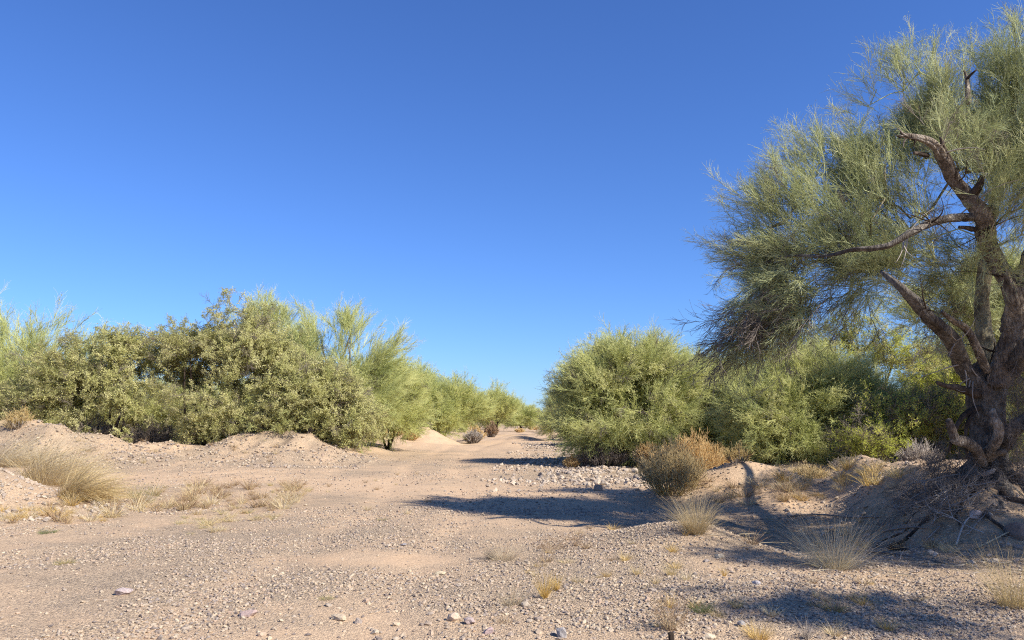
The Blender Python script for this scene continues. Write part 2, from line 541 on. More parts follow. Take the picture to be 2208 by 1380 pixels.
xv, yv = P[:, 0], P[:, 1]
sandy = .08 * gauss(xv, yv, -18, 31, 5, 2.5) + .15 * gauss(xv, yv, -8.0, 29.5, 1.8, 1.2) + .8 * gauss(xv, yv, 1.6, 17.8, 2.3, 1.8)
sandy += .55 * gauss(xv, yv, -1.6, 9.6, .9, .5) + .6 * gauss(xv, yv, -2.5, 20, 3, 2.0) + .9 * gauss(xv, yv, 6.2, 15.5, 1.6, 1.8) + .5 * gauss(xv, yv, 3.3, 9.2, 1.0, 1.2)
sandy += .7 * gauss(xv, yv, -10, 22, 4, 2.0) + .8 * bank_mask(xv, yv) + .25 * gauss(xv, yv, -4.6, 7.2, 1.6, .8) + .35 * S((yv - 30) / 25)
grav = .6 * gauss(xv, yv, 2.3, 10.6, 1.4, 1.2) + .35 * gauss(xv, yv, -12, 30.5, 9, 2.5) + .55 * gauss(xv, yv, -3.2, 11, 1.8, 4) + .65 * gauss(xv, yv, 2.8, 24, 2.0, 4) + .6 * gauss(xv, yv, .8, 8, 2.5, 2.0) + .4 * gauss(xv, yv, -11, 28, 6, 1.3)
for s_ in (-.85, .85):
    sandy += .28 * np.exp(-((xv - road_c(yv) - s_ - .15 * np.sin(yv * .4)) / .32) ** 2) * (np.abs(yv - 20) < 60)
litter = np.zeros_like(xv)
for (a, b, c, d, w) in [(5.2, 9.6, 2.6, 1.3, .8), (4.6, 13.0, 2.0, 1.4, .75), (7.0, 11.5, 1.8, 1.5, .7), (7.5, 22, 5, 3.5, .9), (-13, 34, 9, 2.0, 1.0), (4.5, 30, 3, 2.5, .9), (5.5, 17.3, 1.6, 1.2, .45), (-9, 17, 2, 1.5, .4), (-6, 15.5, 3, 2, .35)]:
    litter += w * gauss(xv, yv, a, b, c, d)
litter += .75 * gauss(xv, yv, 3.6, 13.2, 2.2, 1.6)  # extra litter colour painted in to darken and warm the tree's shade on the wash
litter += .8 * S((np.abs(xv - road_c(yv)) - 5) / 4) * S((yv - 36) / 8)
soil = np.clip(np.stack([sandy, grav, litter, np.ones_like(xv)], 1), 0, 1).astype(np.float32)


def patch(name, mask, label, cat):
    q = quads[mask]
    used, inv = np.unique(q.ravel(), return_inverse=True)
    me = mesh_np(name, P[used], inv.reshape(-1, 4), None, [M_SOIL], None, True)
    # shade with the normals of the whole terrain so seams do not show
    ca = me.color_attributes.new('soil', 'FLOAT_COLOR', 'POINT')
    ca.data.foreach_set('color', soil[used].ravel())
    me.normals_split_custom_set_from_vertices([tuple(v) for v in NRM[used]])
    o = link(name, me)
    return tag(o, label, cat, kind='structure')


gy, gx = np.gradient(ZZ)
dxv = np.gradient(xs)[None, :]; dyv = np.gradient(ys)[:, None]
NRM = unit(np.stack([-gx / dxv, -gy / dyv, np.ones_like(ZZ)], -1).reshape(-1, 3))

is_road = (np.abs(cxm - road_c(cym)) < road_hw(cym) * (1 + .16 * fbm(cym / 3.0, cxm * 0 + 3, 77))) & (cym > -30) & (cym < 260)
is_berm = (~is_road) & (cxm > -45) & (cxm < -4.7) & (np.abs(cym - 31 - .6 * np.sin(cxm * .5)) < 2.9)
is_heap = (~is_road) & (np.hypot(cxm + 5.4, (cym - 52) * .8) < 2.3)
is_bank = (bank_mask(cxm, cym) > .12) & (cym < 17) & (cxm < 16)
is_hump = gauss(cxm, cym, 4.75, 17.0, 1.5, 1.0) > .22
is_left = gauss(cxm, cym, -11, 14.6, 1.95, 1.5) > .13
rest = np.ones(len(quads), bool)
for nm, mk, lb, ct in [('dirt_road', is_road, 'pale gravel and sand track running straight between the thickets to the horizon', 'dirt track'),
                       ('hill', is_heap, 'cone shaped heap of grey gravel standing at the edge of the track', 'gravel heap'),
                       ('hill', is_bank, 'steep eroded earth bank under the big twisted tree', 'earth bank'),
                       ('hill', is_hump, 'low rounded earth hump in the shade between dry bush and earth bank', 'earth hump'),
                       ('hill', is_left, 'sloping gravel bank below the big clump of leaning straw', 'earth bank'),
                       ('hill', is_berm, 'long low berm of pale dirt in front of the mesquite thicket', 'earth berm')]:
    mk = mk & rest
    patch(nm, mk, lb, ct)
    rest &= ~mk
patch('ground', rest, 'bare pale desert ground of sand and gravel', 'desert ground')

# ------------------------------------------------------------------ instancing of twigs, grit and the like


def proto_collection(name, meshes):
    c = bpy.data.collections.new(name)                      # kept out of the scene: only a library of shapes for the node group
    for i, me in enumerate(meshes):
        o = bpy.data.objects.new(f'{name}_{chr(97 + i)}', me)
        c.objects.link(o)
    return c


def instancer(coll):
    g = bpy.data.node_groups.new('spread_' + coll.name, 'GeometryNodeTree')
    g.interface.new_socket('Geometry', in_out='INPUT', socket_type='NodeSocketGeometry')
    g.interface.new_socket('Geometry', in_out='OUTPUT', socket_type='NodeSocketGeometry')
    N, L = g.nodes, g.links
    gi, go = N.new('NodeGroupInput'), N.new('NodeGroupOutput')
    ci = N.new('GeometryNodeCollectionInfo')
    ci.inputs['Collection'].default_value = coll
    ci.inputs['Separate Children'].default_value = True
    ci.inputs['Reset Children'].default_value = True
    ip = N.new('GeometryNodeInstanceOnPoints')
    ip.inputs['Pick Instance'].default_value = True

    def attr(nm, ty):
        a = N.new('GeometryNodeInputNamedAttribute'); a.data_type = ty
        a.inputs['Name'].default_value = nm
        return a.outputs['Attribute']
    L.new(gi.outputs[0], ip.inputs['Points'])
    L.new(ci.outputs[0], ip.inputs['Instance'])
    L.new(attr('pick', 'INT'), ip.inputs['Instance Index'])
    L.new(attr('turn', 'FLOAT_VECTOR'), ip.inputs['Rotation'])
    L.new(attr('size', 'FLOAT_VECTOR'), ip.inputs['Scale'])
    L.new(ip.outputs[0], go.inputs[0])
    return g


def eulers(D, roll):
    """euler angles that send +Z to D after a roll about Z"""
    D = unit(D)
    th = np.arccos(np.clip(D[:, 2], -1, 1)); ph = np.arctan2(D[:, 1], D[:, 0])
    cr, sr = np.cos(roll), np.sin(roll)
    ct, st, cp, sp = np.cos(th), np.sin(th), np.cos(ph), np.sin(ph)
    # R = Rz(ph) Ry(th) Rz(roll)
    m20 = -st * cr; m21 = st * sr; m22 = ct
    m00 = cp * ct * cr - sp * sr; m10 = sp * ct * cr + cp * sr
    return np.stack([np.arctan2(m21, m22), -np.arcsin(np.clip(m20, -1, 1)), np.arctan2(m10, m00)], 1)


def spread(name, pts, D, size, coll, group_nodes, parent=None, origin=(0, 0, 0), count=None):
    pts = np.asarray(pts, float) - np.asarray(origin, float)
    n = len(pts)
    me = bpy.data.meshes.new(name)
    me.vertices.add(n); me.vertices.foreach_set('co', pts.astype(np.float32).ravel())
    k = len(coll.objects)
    a = me.attributes.new('pick', 'INT', 'POINT'); a.data.foreach_set('value', rng.integers(0, k, n).astype(np.int32))
    a = me.attributes.new('turn', 'FLOAT_VECTOR', 'POINT')
    a.data.foreach_set('vector', eulers(D, rng.random(n) * 6.283).astype(np.float32).ravel())
    size = np.asarray(size, float)
    if size.ndim == 1: size = np.repeat(size[:, None], 3, 1)
    a = me.attributes.new('size', 'FLOAT_VECTOR', 'POINT'); a.data.foreach_set('vector', size.astype(np.float32).ravel())
    o = link(name, me, parent=parent)
    md = o.modifiers.new('spread', 'NODES'); md.node_group = group_nodes
    return o


# --- twig shapes
def bend(p, d, L, k, curl, r):
    """polyline from p along d with k steps and a random curl"""
    pts = [p]; d = unit(d)
    c = r.normal(size=3) * curl
    for i in range(k):
        d = unit(d + c / k + r.normal(size=3) * .08)
        pts.append(pts[-1] + d * L / k)
    return np.array(pts)


def side_dir(d, ang, az):
    d = unit(d)
    a = unit(np.cross(d, [.31, .2, .93])); b = np.cross(d, a)
    return d * math.cos(ang) + (a * math.cos(az) + b * math.sin(az)) * math.sin(ang)


def twig_mesh(name, seed, L, mats, nside, side_l, ang, r0, nsub=0, sub_l=.1, leaf=None, curl=.3, rt=.0011):
    r = np.random.default_rng(seed)
    g = Geo()
    p0, p1, ra, rb = [], [], [], []

    def line(pts, a, b):
        k = len(pts) - 1
        for i in range(k):
            p0.append(pts[i]); p1.append(pts[i + 1])
            ra.append(a + (b - a) * i / k); rb.append(a + (b - a) * (i + 1) / k)
    main = bend(np.zeros(3), np.array([0, 0, 1.]), L, 5, curl, r)
    line(main, r0, rt)
    ends = []
    for i in range(nside):
        t = .08 + .88 * (i + r.random()) / nside
        q = t * 5; k = min(int(q), 4)
        p = main[k] + (main[k + 1] - main[k]) * (q - k)
        d = unit(main[k + 1] - main[k])
        sd = side_dir(d, ang * (.6 + .8 * r.random()), r.random() * 6.283)
        sl = side_l * (1.15 - .75 * t) * (.6 + .8 * r.random())
        s = bend(p, sd, sl, 3, curl, r)
        line(s, r0 * .55, rt)
        ends.append((s, sl))
        for j in range(nsub):
            u = .2 + .75 * r.random(); q2 = u * 3; k2 = min(int(q2), 2)
            pp = s[k2] + (s[k2 + 1] - s[k2]) * (q2 - k2)
            s2 = bend(pp, side_dir(s[k2 + 1] - s[k2], ang * (.6 + .7 * r.random()), r.random() * 6.283), sub_l * (.5 + r.random()), 2, curl, r)
            line(s2, r0 * .35, rt * .8)
            ends.append((s2, sub_l))
    g.prisms(p0, p1, np.array(ra), np.array(rb), 0, 3)
    if leaf:
        n, ll, lw, mslot = leaf
        for i in range(n):
            s, _ = ends[r.integers(len(ends))] if r.random() < .85 else (main, 0)
            k = r.integers(1, len(s))
            p = s[k] + (s[k - 1] - s[k]) * r.random()
            nrm = unit(np.array([0, 0, .9]) + r.normal(size=3) * .5)          # blades turn their face outwards, to the light
            d = unit(s[k] - s[k - 1]) * .5 + r.normal(size=3) * .8
            d = unit(d - nrm * np.dot(d, nrm))
            w = np.cross(nrm, d)
            l_ = ll * (.6 + .8 * r.random()); w_ = lw * (.6 + .8 * r.random())
            nn = np.cross(d, w) * l_ * .12
            g.add([p, p + d * l_ * .45 + w * w_ * .5, p + d * l_ + nn, p + d * l_ * .5 - w * w_ * .5], [[0, 1, 2, 3]], None, mslot)
    return g.mesh(name, mats)


pv_big = proto_collection('palo_verde_spray', [twig_mesh('palo_verde_spray', 100 + i, .60, [M_PV, M_PVLEAF], 14, .32, .36, .0044, 3, .14, (26, .026, .007, 1), .28, .0014) for i in range(7)])
pv_far = proto_collection('thicket_spray', [twig_mesh('thicket_spray', 130 + i, .75, [M_PVFAR, M_PVLEAF], 14, .42, .34, .006, 3, .18, (80, .05, .015, 1), .25, .0024) for i in range(6)])
pv_plume = proto_collection('plume_spray', [twig_mesh('plume_spray', 310 + i, 1.0, [M_PVFAR, M_PVLEAF], 17, .55, .26, .008, 3, .22, (30, .05, .012, 1), .3, .0026) for i in range(5)])
mq_far = proto_collection('mesquite_spray', [twig_mesh('mesquite_spray', 160 + i, .55, [M_TWIG, M_MQ], 8, .28, .7, .005, 2, .12, (104, .072, .023, 1), .5, .002) for i in range(6)])
dead_hang = proto_collection('hanging_dead_spray', [twig_mesh('hanging_dead_spray', 265 + i, .85, [M_DEAD], 13, .40, .34, .0055, 3, .16, None, .5, .0015) for i in range(5)])
mix_far = proto_collection('leafy_thicket_spray', [twig_mesh('leafy_thicket_spray', 190 + i, .65, [M_PVFAR, M_MQ], 11, .36, .48, .005, 3, .15, (90, .06, .019, 1), .4, .002) for i in range(6)])
br_far = proto_collection('bright_spray', [twig_mesh('bright_spray', 220 + i, .55, [M_TWIG, M_MQBRIGHT], 9, .28, .75, .0045, 2, .12, (70, .065, .017, 1), .6, .0018) for i in range(5)])
dead_tw = proto_collection('dead_spray', [twig_mesh('dead_spray', 250 + i, .60, [M_DEAD], 11, .34, .6, .006, 3, .13, None, .7, .0015) for i in range(5)])
dead_far = proto_collection('dead_thicket_spray', [twig_mesh('dead_thicket_spray', 280 + i, .70, [M_DEAD], 11, .36, .6, .009, 2, .16, None, .5, .0035) for i in range(5)])
GN = {c.name: instancer(c) for c in (pv_big, dead_hang, pv_plume, pv_far, mq_far, mix_far, br_far, dead_tw, dead_far)}


# ------------------------------------------------------------------ trees
def ell(px, py, rx, ry, Y, dr):
    c = at(px, py, Y)
    return (c, np.array([rx / F * Y, dr, ry / F * Y]))


def fill(ells, n, clump=.9, thr=-.12, seed=0, bottom=None):
    """points in a union of ellipsoids, thinned into clumps"""
    r = np.random.default_rng(seed)
    vol = np.array([np.prod(e[1]) for e in ells]); vol = vol ** .8
    out = []
    cnt = np.maximum(6, (n * vol / vol.sum()).astype(int))
    for (c, rad), m in zip(ells, cnt):
        k = m * 4
        d = unit(r.normal(size=(k, 3))) * (r.random(k) ** (1 / 2.6))[:, None]
        k0 = r.random(k) < .05
        d[k0] = unit(d[k0] + [0, 0, .5]) * (1.05 + .3 * r.random((k0.sum(), 1)))
        p = c + d * rad
        q = vnoise(p[:, 0] / clump + seed * 3.1, p[:, 2] / clump + p[:, 1] / clump * .7, seed) + vnoise(p[:, 1] / clump + 40, p[:, 2] / clump, seed + 1)
        p = p[q > thr]
        if bottom is not None: p = p[p[:, 2] > height(p[:, 0], p[:, 1]) + bottom]
        out.append(p[:m])
    return np.concatenate(out)


def grow(start_pts, targets, seed=0, step=.45, kmax=6, droop=0.0):
    """join every target to the nearest node of the growing skeleton"""
    r = np.random.default_rng(seed)
    N = [np.asarray(p, float) for p in start_pts]
    par = [-1] * len(N)
    cap = len(N) + len(targets) * (kmax + 1) + 8
    A = np.zeros((cap, 3)); A[:len(N)] = N
    n = len(N)
    par = np.full(cap, -1)
    base = np.mean(start_pts, axis=0)
    d0 = np.min(np.linalg.norm(targets[:, None] - A[None, :n:max(1, n // 60)], axis=2), axis=1)
    tips = []
    for t in targets[np.argsort(d0)]:
        dv = t - A[:n]
        dist = np.linalg.norm(dv, axis=1)
        k = int(np.argmin(dist + .35 * np.maximum(0, A[:n, 2] - t[2])))
        L = dist[k]
        m = min(kmax, max(1, int(L / step)))
        side = r.normal(size=3) * L * .10
        prev = k
        p0 = A[k].copy()
        for i in range(1, m + 1):
            u = i / m
            p = p0 + (t - p0) * u + side * math.sin(math.pi * u) + np.array([0, 0, .10 * L * math.sin(math.pi * u) + droop * u * u])
            A[n] = p; par[n] = prev; prev = n; n += 1
        tips.append(prev)
    A = A[:n]; par = par[:n]
    rad = np.zeros(n)
    has = np.zeros(n)
    for i in range(n - 1, -1, -1):
        if rad[i] == 0: rad[i] = 1.0
        if par[i] >= 0: rad[par[i]] = (rad[par[i]] ** 2.4 + rad[i] ** 2.4) ** (1 / 2.4)
    return A, par, rad, np.array(tips)


def tree(name, label, group, base, stems, ells, n, kinds, bark, spray=3, size=(.8, 1.3), up=.5, seed=0, r_tip=.006, r_max=.16, clump=1.0, thr=-.12,
         bottom=.15, jitter=.22, droop_below=None, cat='tree', crown_label=None, trunk_k=7):
    base = np.asarray(base, float)
    root = link(name, None, base)
    tag(root, label, cat, group)
    r = np.random.default_rng(seed + 900)
    T = fill(ells, n, clump, thr, seed, bottom)
    starts = []
    for s in stems:
        s = np.asarray(s, float)
        for i in range(len(s) - 1):
            for t in np.linspace(0, 1, 5)[:-1]:
                starts.append(s[i] + (s[i + 1] - s[i]) * t)
        starts.append(s[-1])
    A, par, rad, tips = grow(starts, T, seed)
    rr = np.minimum(r_tip * rad ** .85, r_max * .55)
    g = Geo()
    for si, s in enumerate(stems):
        k = len(s)
        R = np.linspace(1, .45, k) * r_max * (1 if si == 0 else .8)
        g.sweep(np.asarray(s, float) - base, R, trunk_k, 0, .25, seed + si, .18)
    E = np.where(par >= 0)[0]
    big = E[rr[E] > .02]; small = E[rr[E] <= .02]
    if len(big): g.prisms(A[par[big]] - base, A[big] - base, np.minimum(rr[par[big]], rr[big] * 1.5), rr[big], 0, 5)
    if len(small): g.prisms(A[par[small]] - base, A[small] - base, np.minimum(rr[par[small]], rr[small] * 1.5), rr[small], 0, 3)
    link('trunk', g.mesh('trunk', [bark], False), parent=root)
    # sprays at the tips
    cen = np.mean([e[0] for e in ells], axis=0)
    idx_ = np.repeat(tips, spray)
    pos = A[idx_] + r.normal(size=(len(idx_), 3)) * jitter
    inner = A[idx_] + (A[par[idx_]] - A[idx_]) * r.random((len(idx_), 1)) * .8
    m_in = r.random(len(idx_)) < .35
    pos[m_in] = inner[m_in]
    D = unit(A[idx_] - A[par[idx_]]) * .6 + unit(A[idx_] - cen) * .8 + r.normal(size=(len(idx_), 3)) * .28
    upv = np.full(len(idx_), up)
    if droop_below is not None:
        upv = np.where(A[idx_][:, 2] < droop_below, -.55, up)
    D[:, 2] += upv
    keep = pos[:, 2] > height(pos[:, 0], pos[:, 1]) + .05
    pos, D = pos[keep], D[keep]
    sz = size[0] + (size[1] - size[0]) * r.random(len(pos))
    ch = r.random(len(pos)); lo = 0
    for i, (coll, w) in enumerate(kinds):
        m = (ch >= lo) & (ch < lo + w); lo += w
        if m.any():
            o = spread('crown' if coll not in (dead_tw, dead_far) else 'dead_twigs', pos[m], D[m], sz[m], coll, GN[coll.name], root, base)
            o['kind'] = 'stuff'
    return root


def stems_at(base, tops, r, lean=.0):
    out = []
    for t in tops:
        t = np.asarray(t, float)
        mid = base + (t - base) * .45 + np.array([r.normal() * .2, r.normal() * .2, .15])
        out.append([base - np.array([0, 0, .15]), base + (mid - base) * .5 + r.normal(size=3) * .08, mid, t])
    return out


def thicket(name, label, group, bpx, Y, ells, n, kinds, bark=None, nst=4, **kw):
    """tree of the thickets: several stems out of one foot"""
    seed = kw.get('seed', 0)
    r = np.random.default_rng(seed + 50)
    bx = (bpx - CX) / F * Y
    base = np.array([bx, Y, hz(bx, Y)])
    tops = []
    for i in range(nst):
        c, rad = ells[i % len(ells)]
        tops.append(c + unit(r.normal(size=3)) * rad * np.array([.45, .45, .3]))
    return tree(name, label, group, base, stems_at(base, tops, r), ells, n, kinds, bark or M_BARKD, r_max=kw.pop('r_max', .09), **kw)


LEFT = 'trees of the thicket behind the dirt berm'
MQ, PV, MX, BR, DF = mq_far, pv_far, mix_far, br_far, dead_far
# left thicket
thicket('palo_verde_tree', 'feathery pale green tree at the outer end of the berm thicket', LEFT, 60, 36,
        [ell(60, 825, 80, 80, 36, 1.6), ell(95, 775, 35, 55, 36, 1.0), ell(-60, 810, 110, 110, 36, 2), ell(20, 860, 90, 60, 35, 1.5), ell(160, 785, 35, 55, 36.5, 1.0)], 380, [(PV, .35), (pv_plume, .58), (DF, .07)], M_BARKG, 6, seed=1, up=1.1, clump=.7, size=(.8, 1.4))
thicket('mesquite_tree', 'yellow green mesquite leaning over the dark gap under the thicket', LEFT, 250, 33,
        [ell(150, 830, 90, 75, 33, 1.5), ell(230, 803, 75, 75, 33, 1.4), ell(275, 778, 50, 52, 33.5, 1.2), ell(255, 880, 45, 60, 32.0, .7), ell(90, 880, 90, 40, 33, 1.2), ell(150, 905, 100, 28, 32.6, .8), ell(262, 915, 38, 28, 31.8, .5)], 600, [(MQ, .86), (MX, .06), (DF, .05)], None, 5, seed=2, up=.15, clump=.8, thr=-.08)
thicket('mesquite_tree', 'tallest olive yellow mesquite in the middle of the berm thicket', LEFT, 430, 33,
        [ell(470, 770, 125, 95, 33, 1.9), ell(430, 738, 55, 48, 33, 1.2), ell(520, 748, 55, 45, 33.5, 1.1), ell(390, 800, 55, 70, 33, 1.2), ell(580, 820, 85, 75, 32.6, 1.4), ell(440, 890, 75, 55, 32, .8), ell(530, 890, 60, 45, 32.3, .8), ell(450, 920, 70, 26, 31.9, .6), ell(600, 910, 60, 28, 32.2, .6)], 920, [(MQ, .90), (DF, .05)], None, 7, seed=3, up=.2, clump=.8, thr=-.08)
thicket('palo_verde_tree', 'upright green tree with twin feathery plumes rising behind the tallest mesquite', LEFT, 590, 39,
        [ell(575, 722, 28, 60, 39, .7), ell(598, 712, 22, 40, 39, .7), ell(555, 740, 30, 55, 39, .7), ell(590, 790, 60, 60, 39, 1.2)], 120, [(pv_plume, 1.0)], M_BARKG, 6, seed=4, up=1.5, clump=.6, size=(.8, 1.4))
thicket('palo_verde_tree', 'open branched green tree fanning its plumes towards the track', LEFT, 720, 37,
        [ell(655, 752, 26, 55, 37, .6), ell(690, 745, 16, 45, 37.5, .5), ell(655, 785, 40, 35, 37, .8), ell(745, 762, 26, 50, 37, .6), ell(760, 725, 18, 30, 37, .5), ell(810, 785, 42, 30, 37, .7), ell(835, 765, 20, 18, 37, .5), ell(770, 825, 75, 38, 37, 1.2), ell(690, 825, 55, 40, 37, 1.1), ell(780, 870, 75, 48, 36.5, 1.2)], 340, [(pv_plume, .96), (DF, .04)], M_BARKG, 9, seed=5, up=.85, clump=.5, size=(.7, 1.3))
thicket('mesquite_tree', 'low rounded leafy mesquite spilling down to the end of the berm', LEFT, 680, 32.3,
        [ell(650, 860, 55, 55, 32.2, 1.1), ell(710, 870, 60, 60, 32.2, 1.0), ell(750, 905, 45, 40, 32, .8), ell(610, 900, 60, 40, 32, .8)], 720, [(MQ, .86), (MX, .08), (DF, .06)], None, 5, seed=6, up=.1, clump=.7, thr=-.1)
thicket('palo_verde_tree', 'soft grey green bush tree between low mesquite and gravel heap', LEFT, 840, 40,
        [ell(835, 868, 60, 52, 40, 1.5), ell(800, 855, 45, 48, 40, 1.3), ell(865, 850, 26, 36, 41, .9), ell(830, 900, 75, 38, 39.5, 1.3)], 560, [(PV, .85), (MX, .12), (DF, .03)], None, 5, seed=7, up=.5, clump=.8)
for k, (bx_, Y_, tp, lb) in enumerate([(120, 44, 830, 'dull green tree glimpsed behind the leaning mesquite'), (330, 45, 850, 'dull green tree filling the gap between the two tall mesquites'), (500, 47, 830, 'dull green tree hidden behind the tallest mesquite'), (-80, 43, 800, 'dull green tree behind the outer end of the berm thicket'), (700, 49, 800, 'dull green tree behind the open branched one')]):
    thicket('palo_verde_tree', lb, LEFT, bx_, Y_, [ell(bx_, (tp + 910) / 2, 110, (930 - tp) / 2, Y_, 1.8), ell(bx_ + 60, 890, 80, 40, Y_, 1.6), ell(bx_ - 60, 890, 80, 40, Y_, 1.6)], 560, [(MX, .5), (PV, .35), (DF, .15)], None, 6, seed=60 + k, up=.4, clump=1.0, bottom=.02)
FARL = 'trees lining the far part of the track on the side of the gravel heap'
thicket('palo_verde_tree', 'broad green bush tree behind the gravel heap', FARL, 950, 56,
        [ell(925, 878, 52, 38, 56, 2.0), ell(985, 884, 42, 38, 56, 1.8), ell(950, 905, 75, 30, 55, 1.8), ell(900, 855, 36, 32, 57, 1.5)], 760, [(PV, .88), (MX, .12)], None, 6, seed=8, up=.6, clump=1.1, size=(1.0, 1.7), bottom=.05)
thicket('palo_verde_tree', 'smaller green tree with a thin pointed top past the gravel heap', FARL, 1070, 80,
        [ell(1066, 882, 22, 32, 80, 1.6), ell(1045, 892, 24, 24, 79, 1.6), ell(1092, 893, 22, 20, 80, 1.6)], 460, [(PV, .8), (MX, .16), (DF, .04)], None, 5, seed=9, up=.7, clump=1.3, size=(.9, 1.5), bottom=.05)
thicket('palo_verde_tree', 'distant green tree just before the trees merge at the end of the track', FARL, 1120, 106,
        [ell(1122, 890, 20, 20, 106, 2.0), ell(1138, 902, 14, 12, 106, 2.0), ell(1105, 902, 16, 14, 104, 2.0)], 380, [(PV, .8), (MX, .2)], None, 5, seed=10, up=.5, clump=1.6, size=(1.0, 1.5), bottom=.05)
thicket('palo_verde_tree', 'farthest small green tree closing the view along the track', FARL, 1152, 150,
        [ell(1150, 902, 12, 11, 150, 2.0), ell(1161, 908, 8, 7, 155, 2.0), ell(1140, 904, 10, 10, 148, 2)], 300, [(PV, .8), (MX, .2)], None, 5, seed=11, up=.5, clump=2, size=(1.0, 1.5), bottom=.0)
# right thicket
RIGHT = 'trees of the thicket across the track'
thicket('palo_verde_tree', 'large domed yellow green bush tree shading the edge of the track', RIGHT, 1320, 29.5,
        [ell(1350, 858, 110, 72, 29.5, 2.1), ell(1350, 800, 70, 38, 29.5, 1.3), ell(1285, 868, 52, 58, 29.5, 1.6), ell(1280, 822, 30, 30, 30, 1.0), ell(1430, 848, 70, 55, 29.8, 1.6), ell(1300, 928, 68, 42, 29.2, 1.6), ell(1370, 910, 90, 50, 29, 1.5), ell(1425, 803, 36, 28, 30, .9)], 1450, [(MX, .52), (PV, .25), (pv_plume, .14), (DF, .09)], None, 8, seed=21, up=.5, clump=.9, thr=-.35, size=(.75, 1.25))
thicket('palo_verde_tree', 'round pale green tree between domed bush and hanging crown of the big tree', RIGHT, 1530, 31,
        [ell(1530, 865, 75, 60, 31, 1.6), ell(1490, 850, 50, 38, 31.5, 1.3), ell(1575, 858, 60, 42, 31.5, 1.4), ell(1550, 920, 85, 50, 30.5, 1.4)], 950, [(MX, .62), (PV, .28), (DF, .05)], None, 6, seed=22, up=.45, clump=.9)
thicket('palo_verde_tree', 'dark twiggy tree far along the shaded edge of the track', RIGHT, 1225, 62,
        [ell(1208, 895, 12, 24, 62, 1.2), ell(1232, 885, 20, 34, 62, 1.4), ell(1196, 915, 9, 14, 60, .8)], 340, [(DF, .35), (PV, .65)], None, 5, seed=23, up=.5, clump=1.2, size=(1.1, 1.8), bottom=.05)
thicket('palo_verde_tree', 'distant green tree behind the dark twiggy one', RIGHT, 1200, 100,
        [ell(1205, 905, 10, 14, 100, 2), ell(1222, 898, 14, 20, 100, 2)], 260, [(PV, 1.0)], None, 4, seed=24, up=.5, clump=1.6, size=(1.0, 1.6), bottom=.0)
thicket('palo_verde_tree', 'dense dark green low tree standing in the shade behind the earth hump', RIGHT, 1740, 25.5,
        [ell(1735, 875, 105, 70, 25.5, 1.3), ell(1665, 905, 70, 55, 25, 1.1), ell(1810, 890, 90, 60, 25.5, 1.1), ell(1700, 965, 70, 28, 24.4, .8), ell(1860, 930, 70, 45, 25.8, .9)], 1900, [(PV, .62), (MX, .30), (DF, .08)], None, 7, seed=25, up=.25, clump=.7, size=(.7, 1.15), thr=-.14)
thicket('mesquite_tree', 'open mesquite with dark crooked stems and sky between its leaves', RIGHT, 1885, 28,
        [ell(1760, 775, 80, 50, 28, 1.4), ell(1850, 750, 75, 55, 28, 1.4), ell(1930, 790, 70, 60, 28.5, 1.4), ell(1690, 805, 55, 42, 27.5, 1.1), ell(1990, 860, 60, 60, 28.5, 1.2), ell(1880, 860, 80, 40, 28, 1.1)], 480, [(BR, .78), (MQ, .14), (DF, .08)], None, 8, seed=26, up=.3, clump=.9, thr=.02, size=(.75, 1.2), spray=2)
thicket('mesquite_tree', 'bright yellow green leafy tree glowing behind the big trunk', RIGHT, 2080, 31,
        [ell(2040, 820, 80, 65, 31, 1.5), ell(2130, 790, 95, 95, 31.5, 1.6), ell(2060, 895, 100, 45, 30.5, 1.4), ell(2230, 830, 110, 100, 32, 2)], 1250, [(BR, .92), (DF, .05)], None, 6, seed=27, up=.2, clump=.8)
thicket('palo_verde_tree', 'grey green tree filling the gap behind the open mesquite', RIGHT, 1700, 38,
        [ell(1640, 885, 70, 45, 38, 1.8), ell(1720, 888, 80, 38, 38, 1.8), ell(1810, 893, 80, 32, 38, 1.8), ell(1680, 920, 120, 40, 37, 1.6)], 900, [(MX, .6), (PV, .4)], None, 6, seed=28, up=.4, clump=1.0, bottom=.05)
thicket('mesquite_tree', 'leafy tree behind the bright one at the far edge of the bank', RIGHT, 1960, 40,
        [ell(1930, 898, 90, 36, 40, 1.8), ell(2040, 892, 90, 42, 40, 1.8), ell(2200, 850, 140, 80, 41, 2.2)], 800, [(MX, .5), (BR, .5)], None, 6, seed=29, up=.3, clump=1.0, bottom=.05)

thicket('palo_verde_tree', 'dense tree standing at the picture edge beyond the big trunk', RIGHT, 2260, 21.5,
        [ell(2225, 690, 70, 75, 21.5, 1.2), ell(2320, 650, 110, 90, 21.5, 1.3), ell(2235, 800, 60, 65, 21.5, 1.0), ell(2400, 740, 120, 110, 21.8, 1.4), ell(2250, 910, 60, 60, 21.3, .8), ell(2065, 655, 65, 36, 23, .9), ell(1990, 672, 55, 32, 23.2, .8), ell(2130, 640, 60, 45, 22.5, .9)], 1200, [(PV, .6), (MX, .3), (DF, .1)], None, 6, seed=30, up=.4, clump=.7, size=(.7, 1.2))
thicket('mesquite_tree', 'low scrubby bush of bright leaves and grey twigs behind the crest of the bank', RIGHT, 1985, 23,
        [ell(1930, 925, 60, 40, 23, .9), ell(2015, 915, 60, 50, 23.3, .9), ell(1880, 955, 60, 22, 22.6, .7), ell(2060, 950, 60, 30, 23, .8)], 620, [(BR, .8), (DF, .2)], None, 6, seed=31, up=.2, clump=.7, size=(.6, 1.0), r_max=.05)
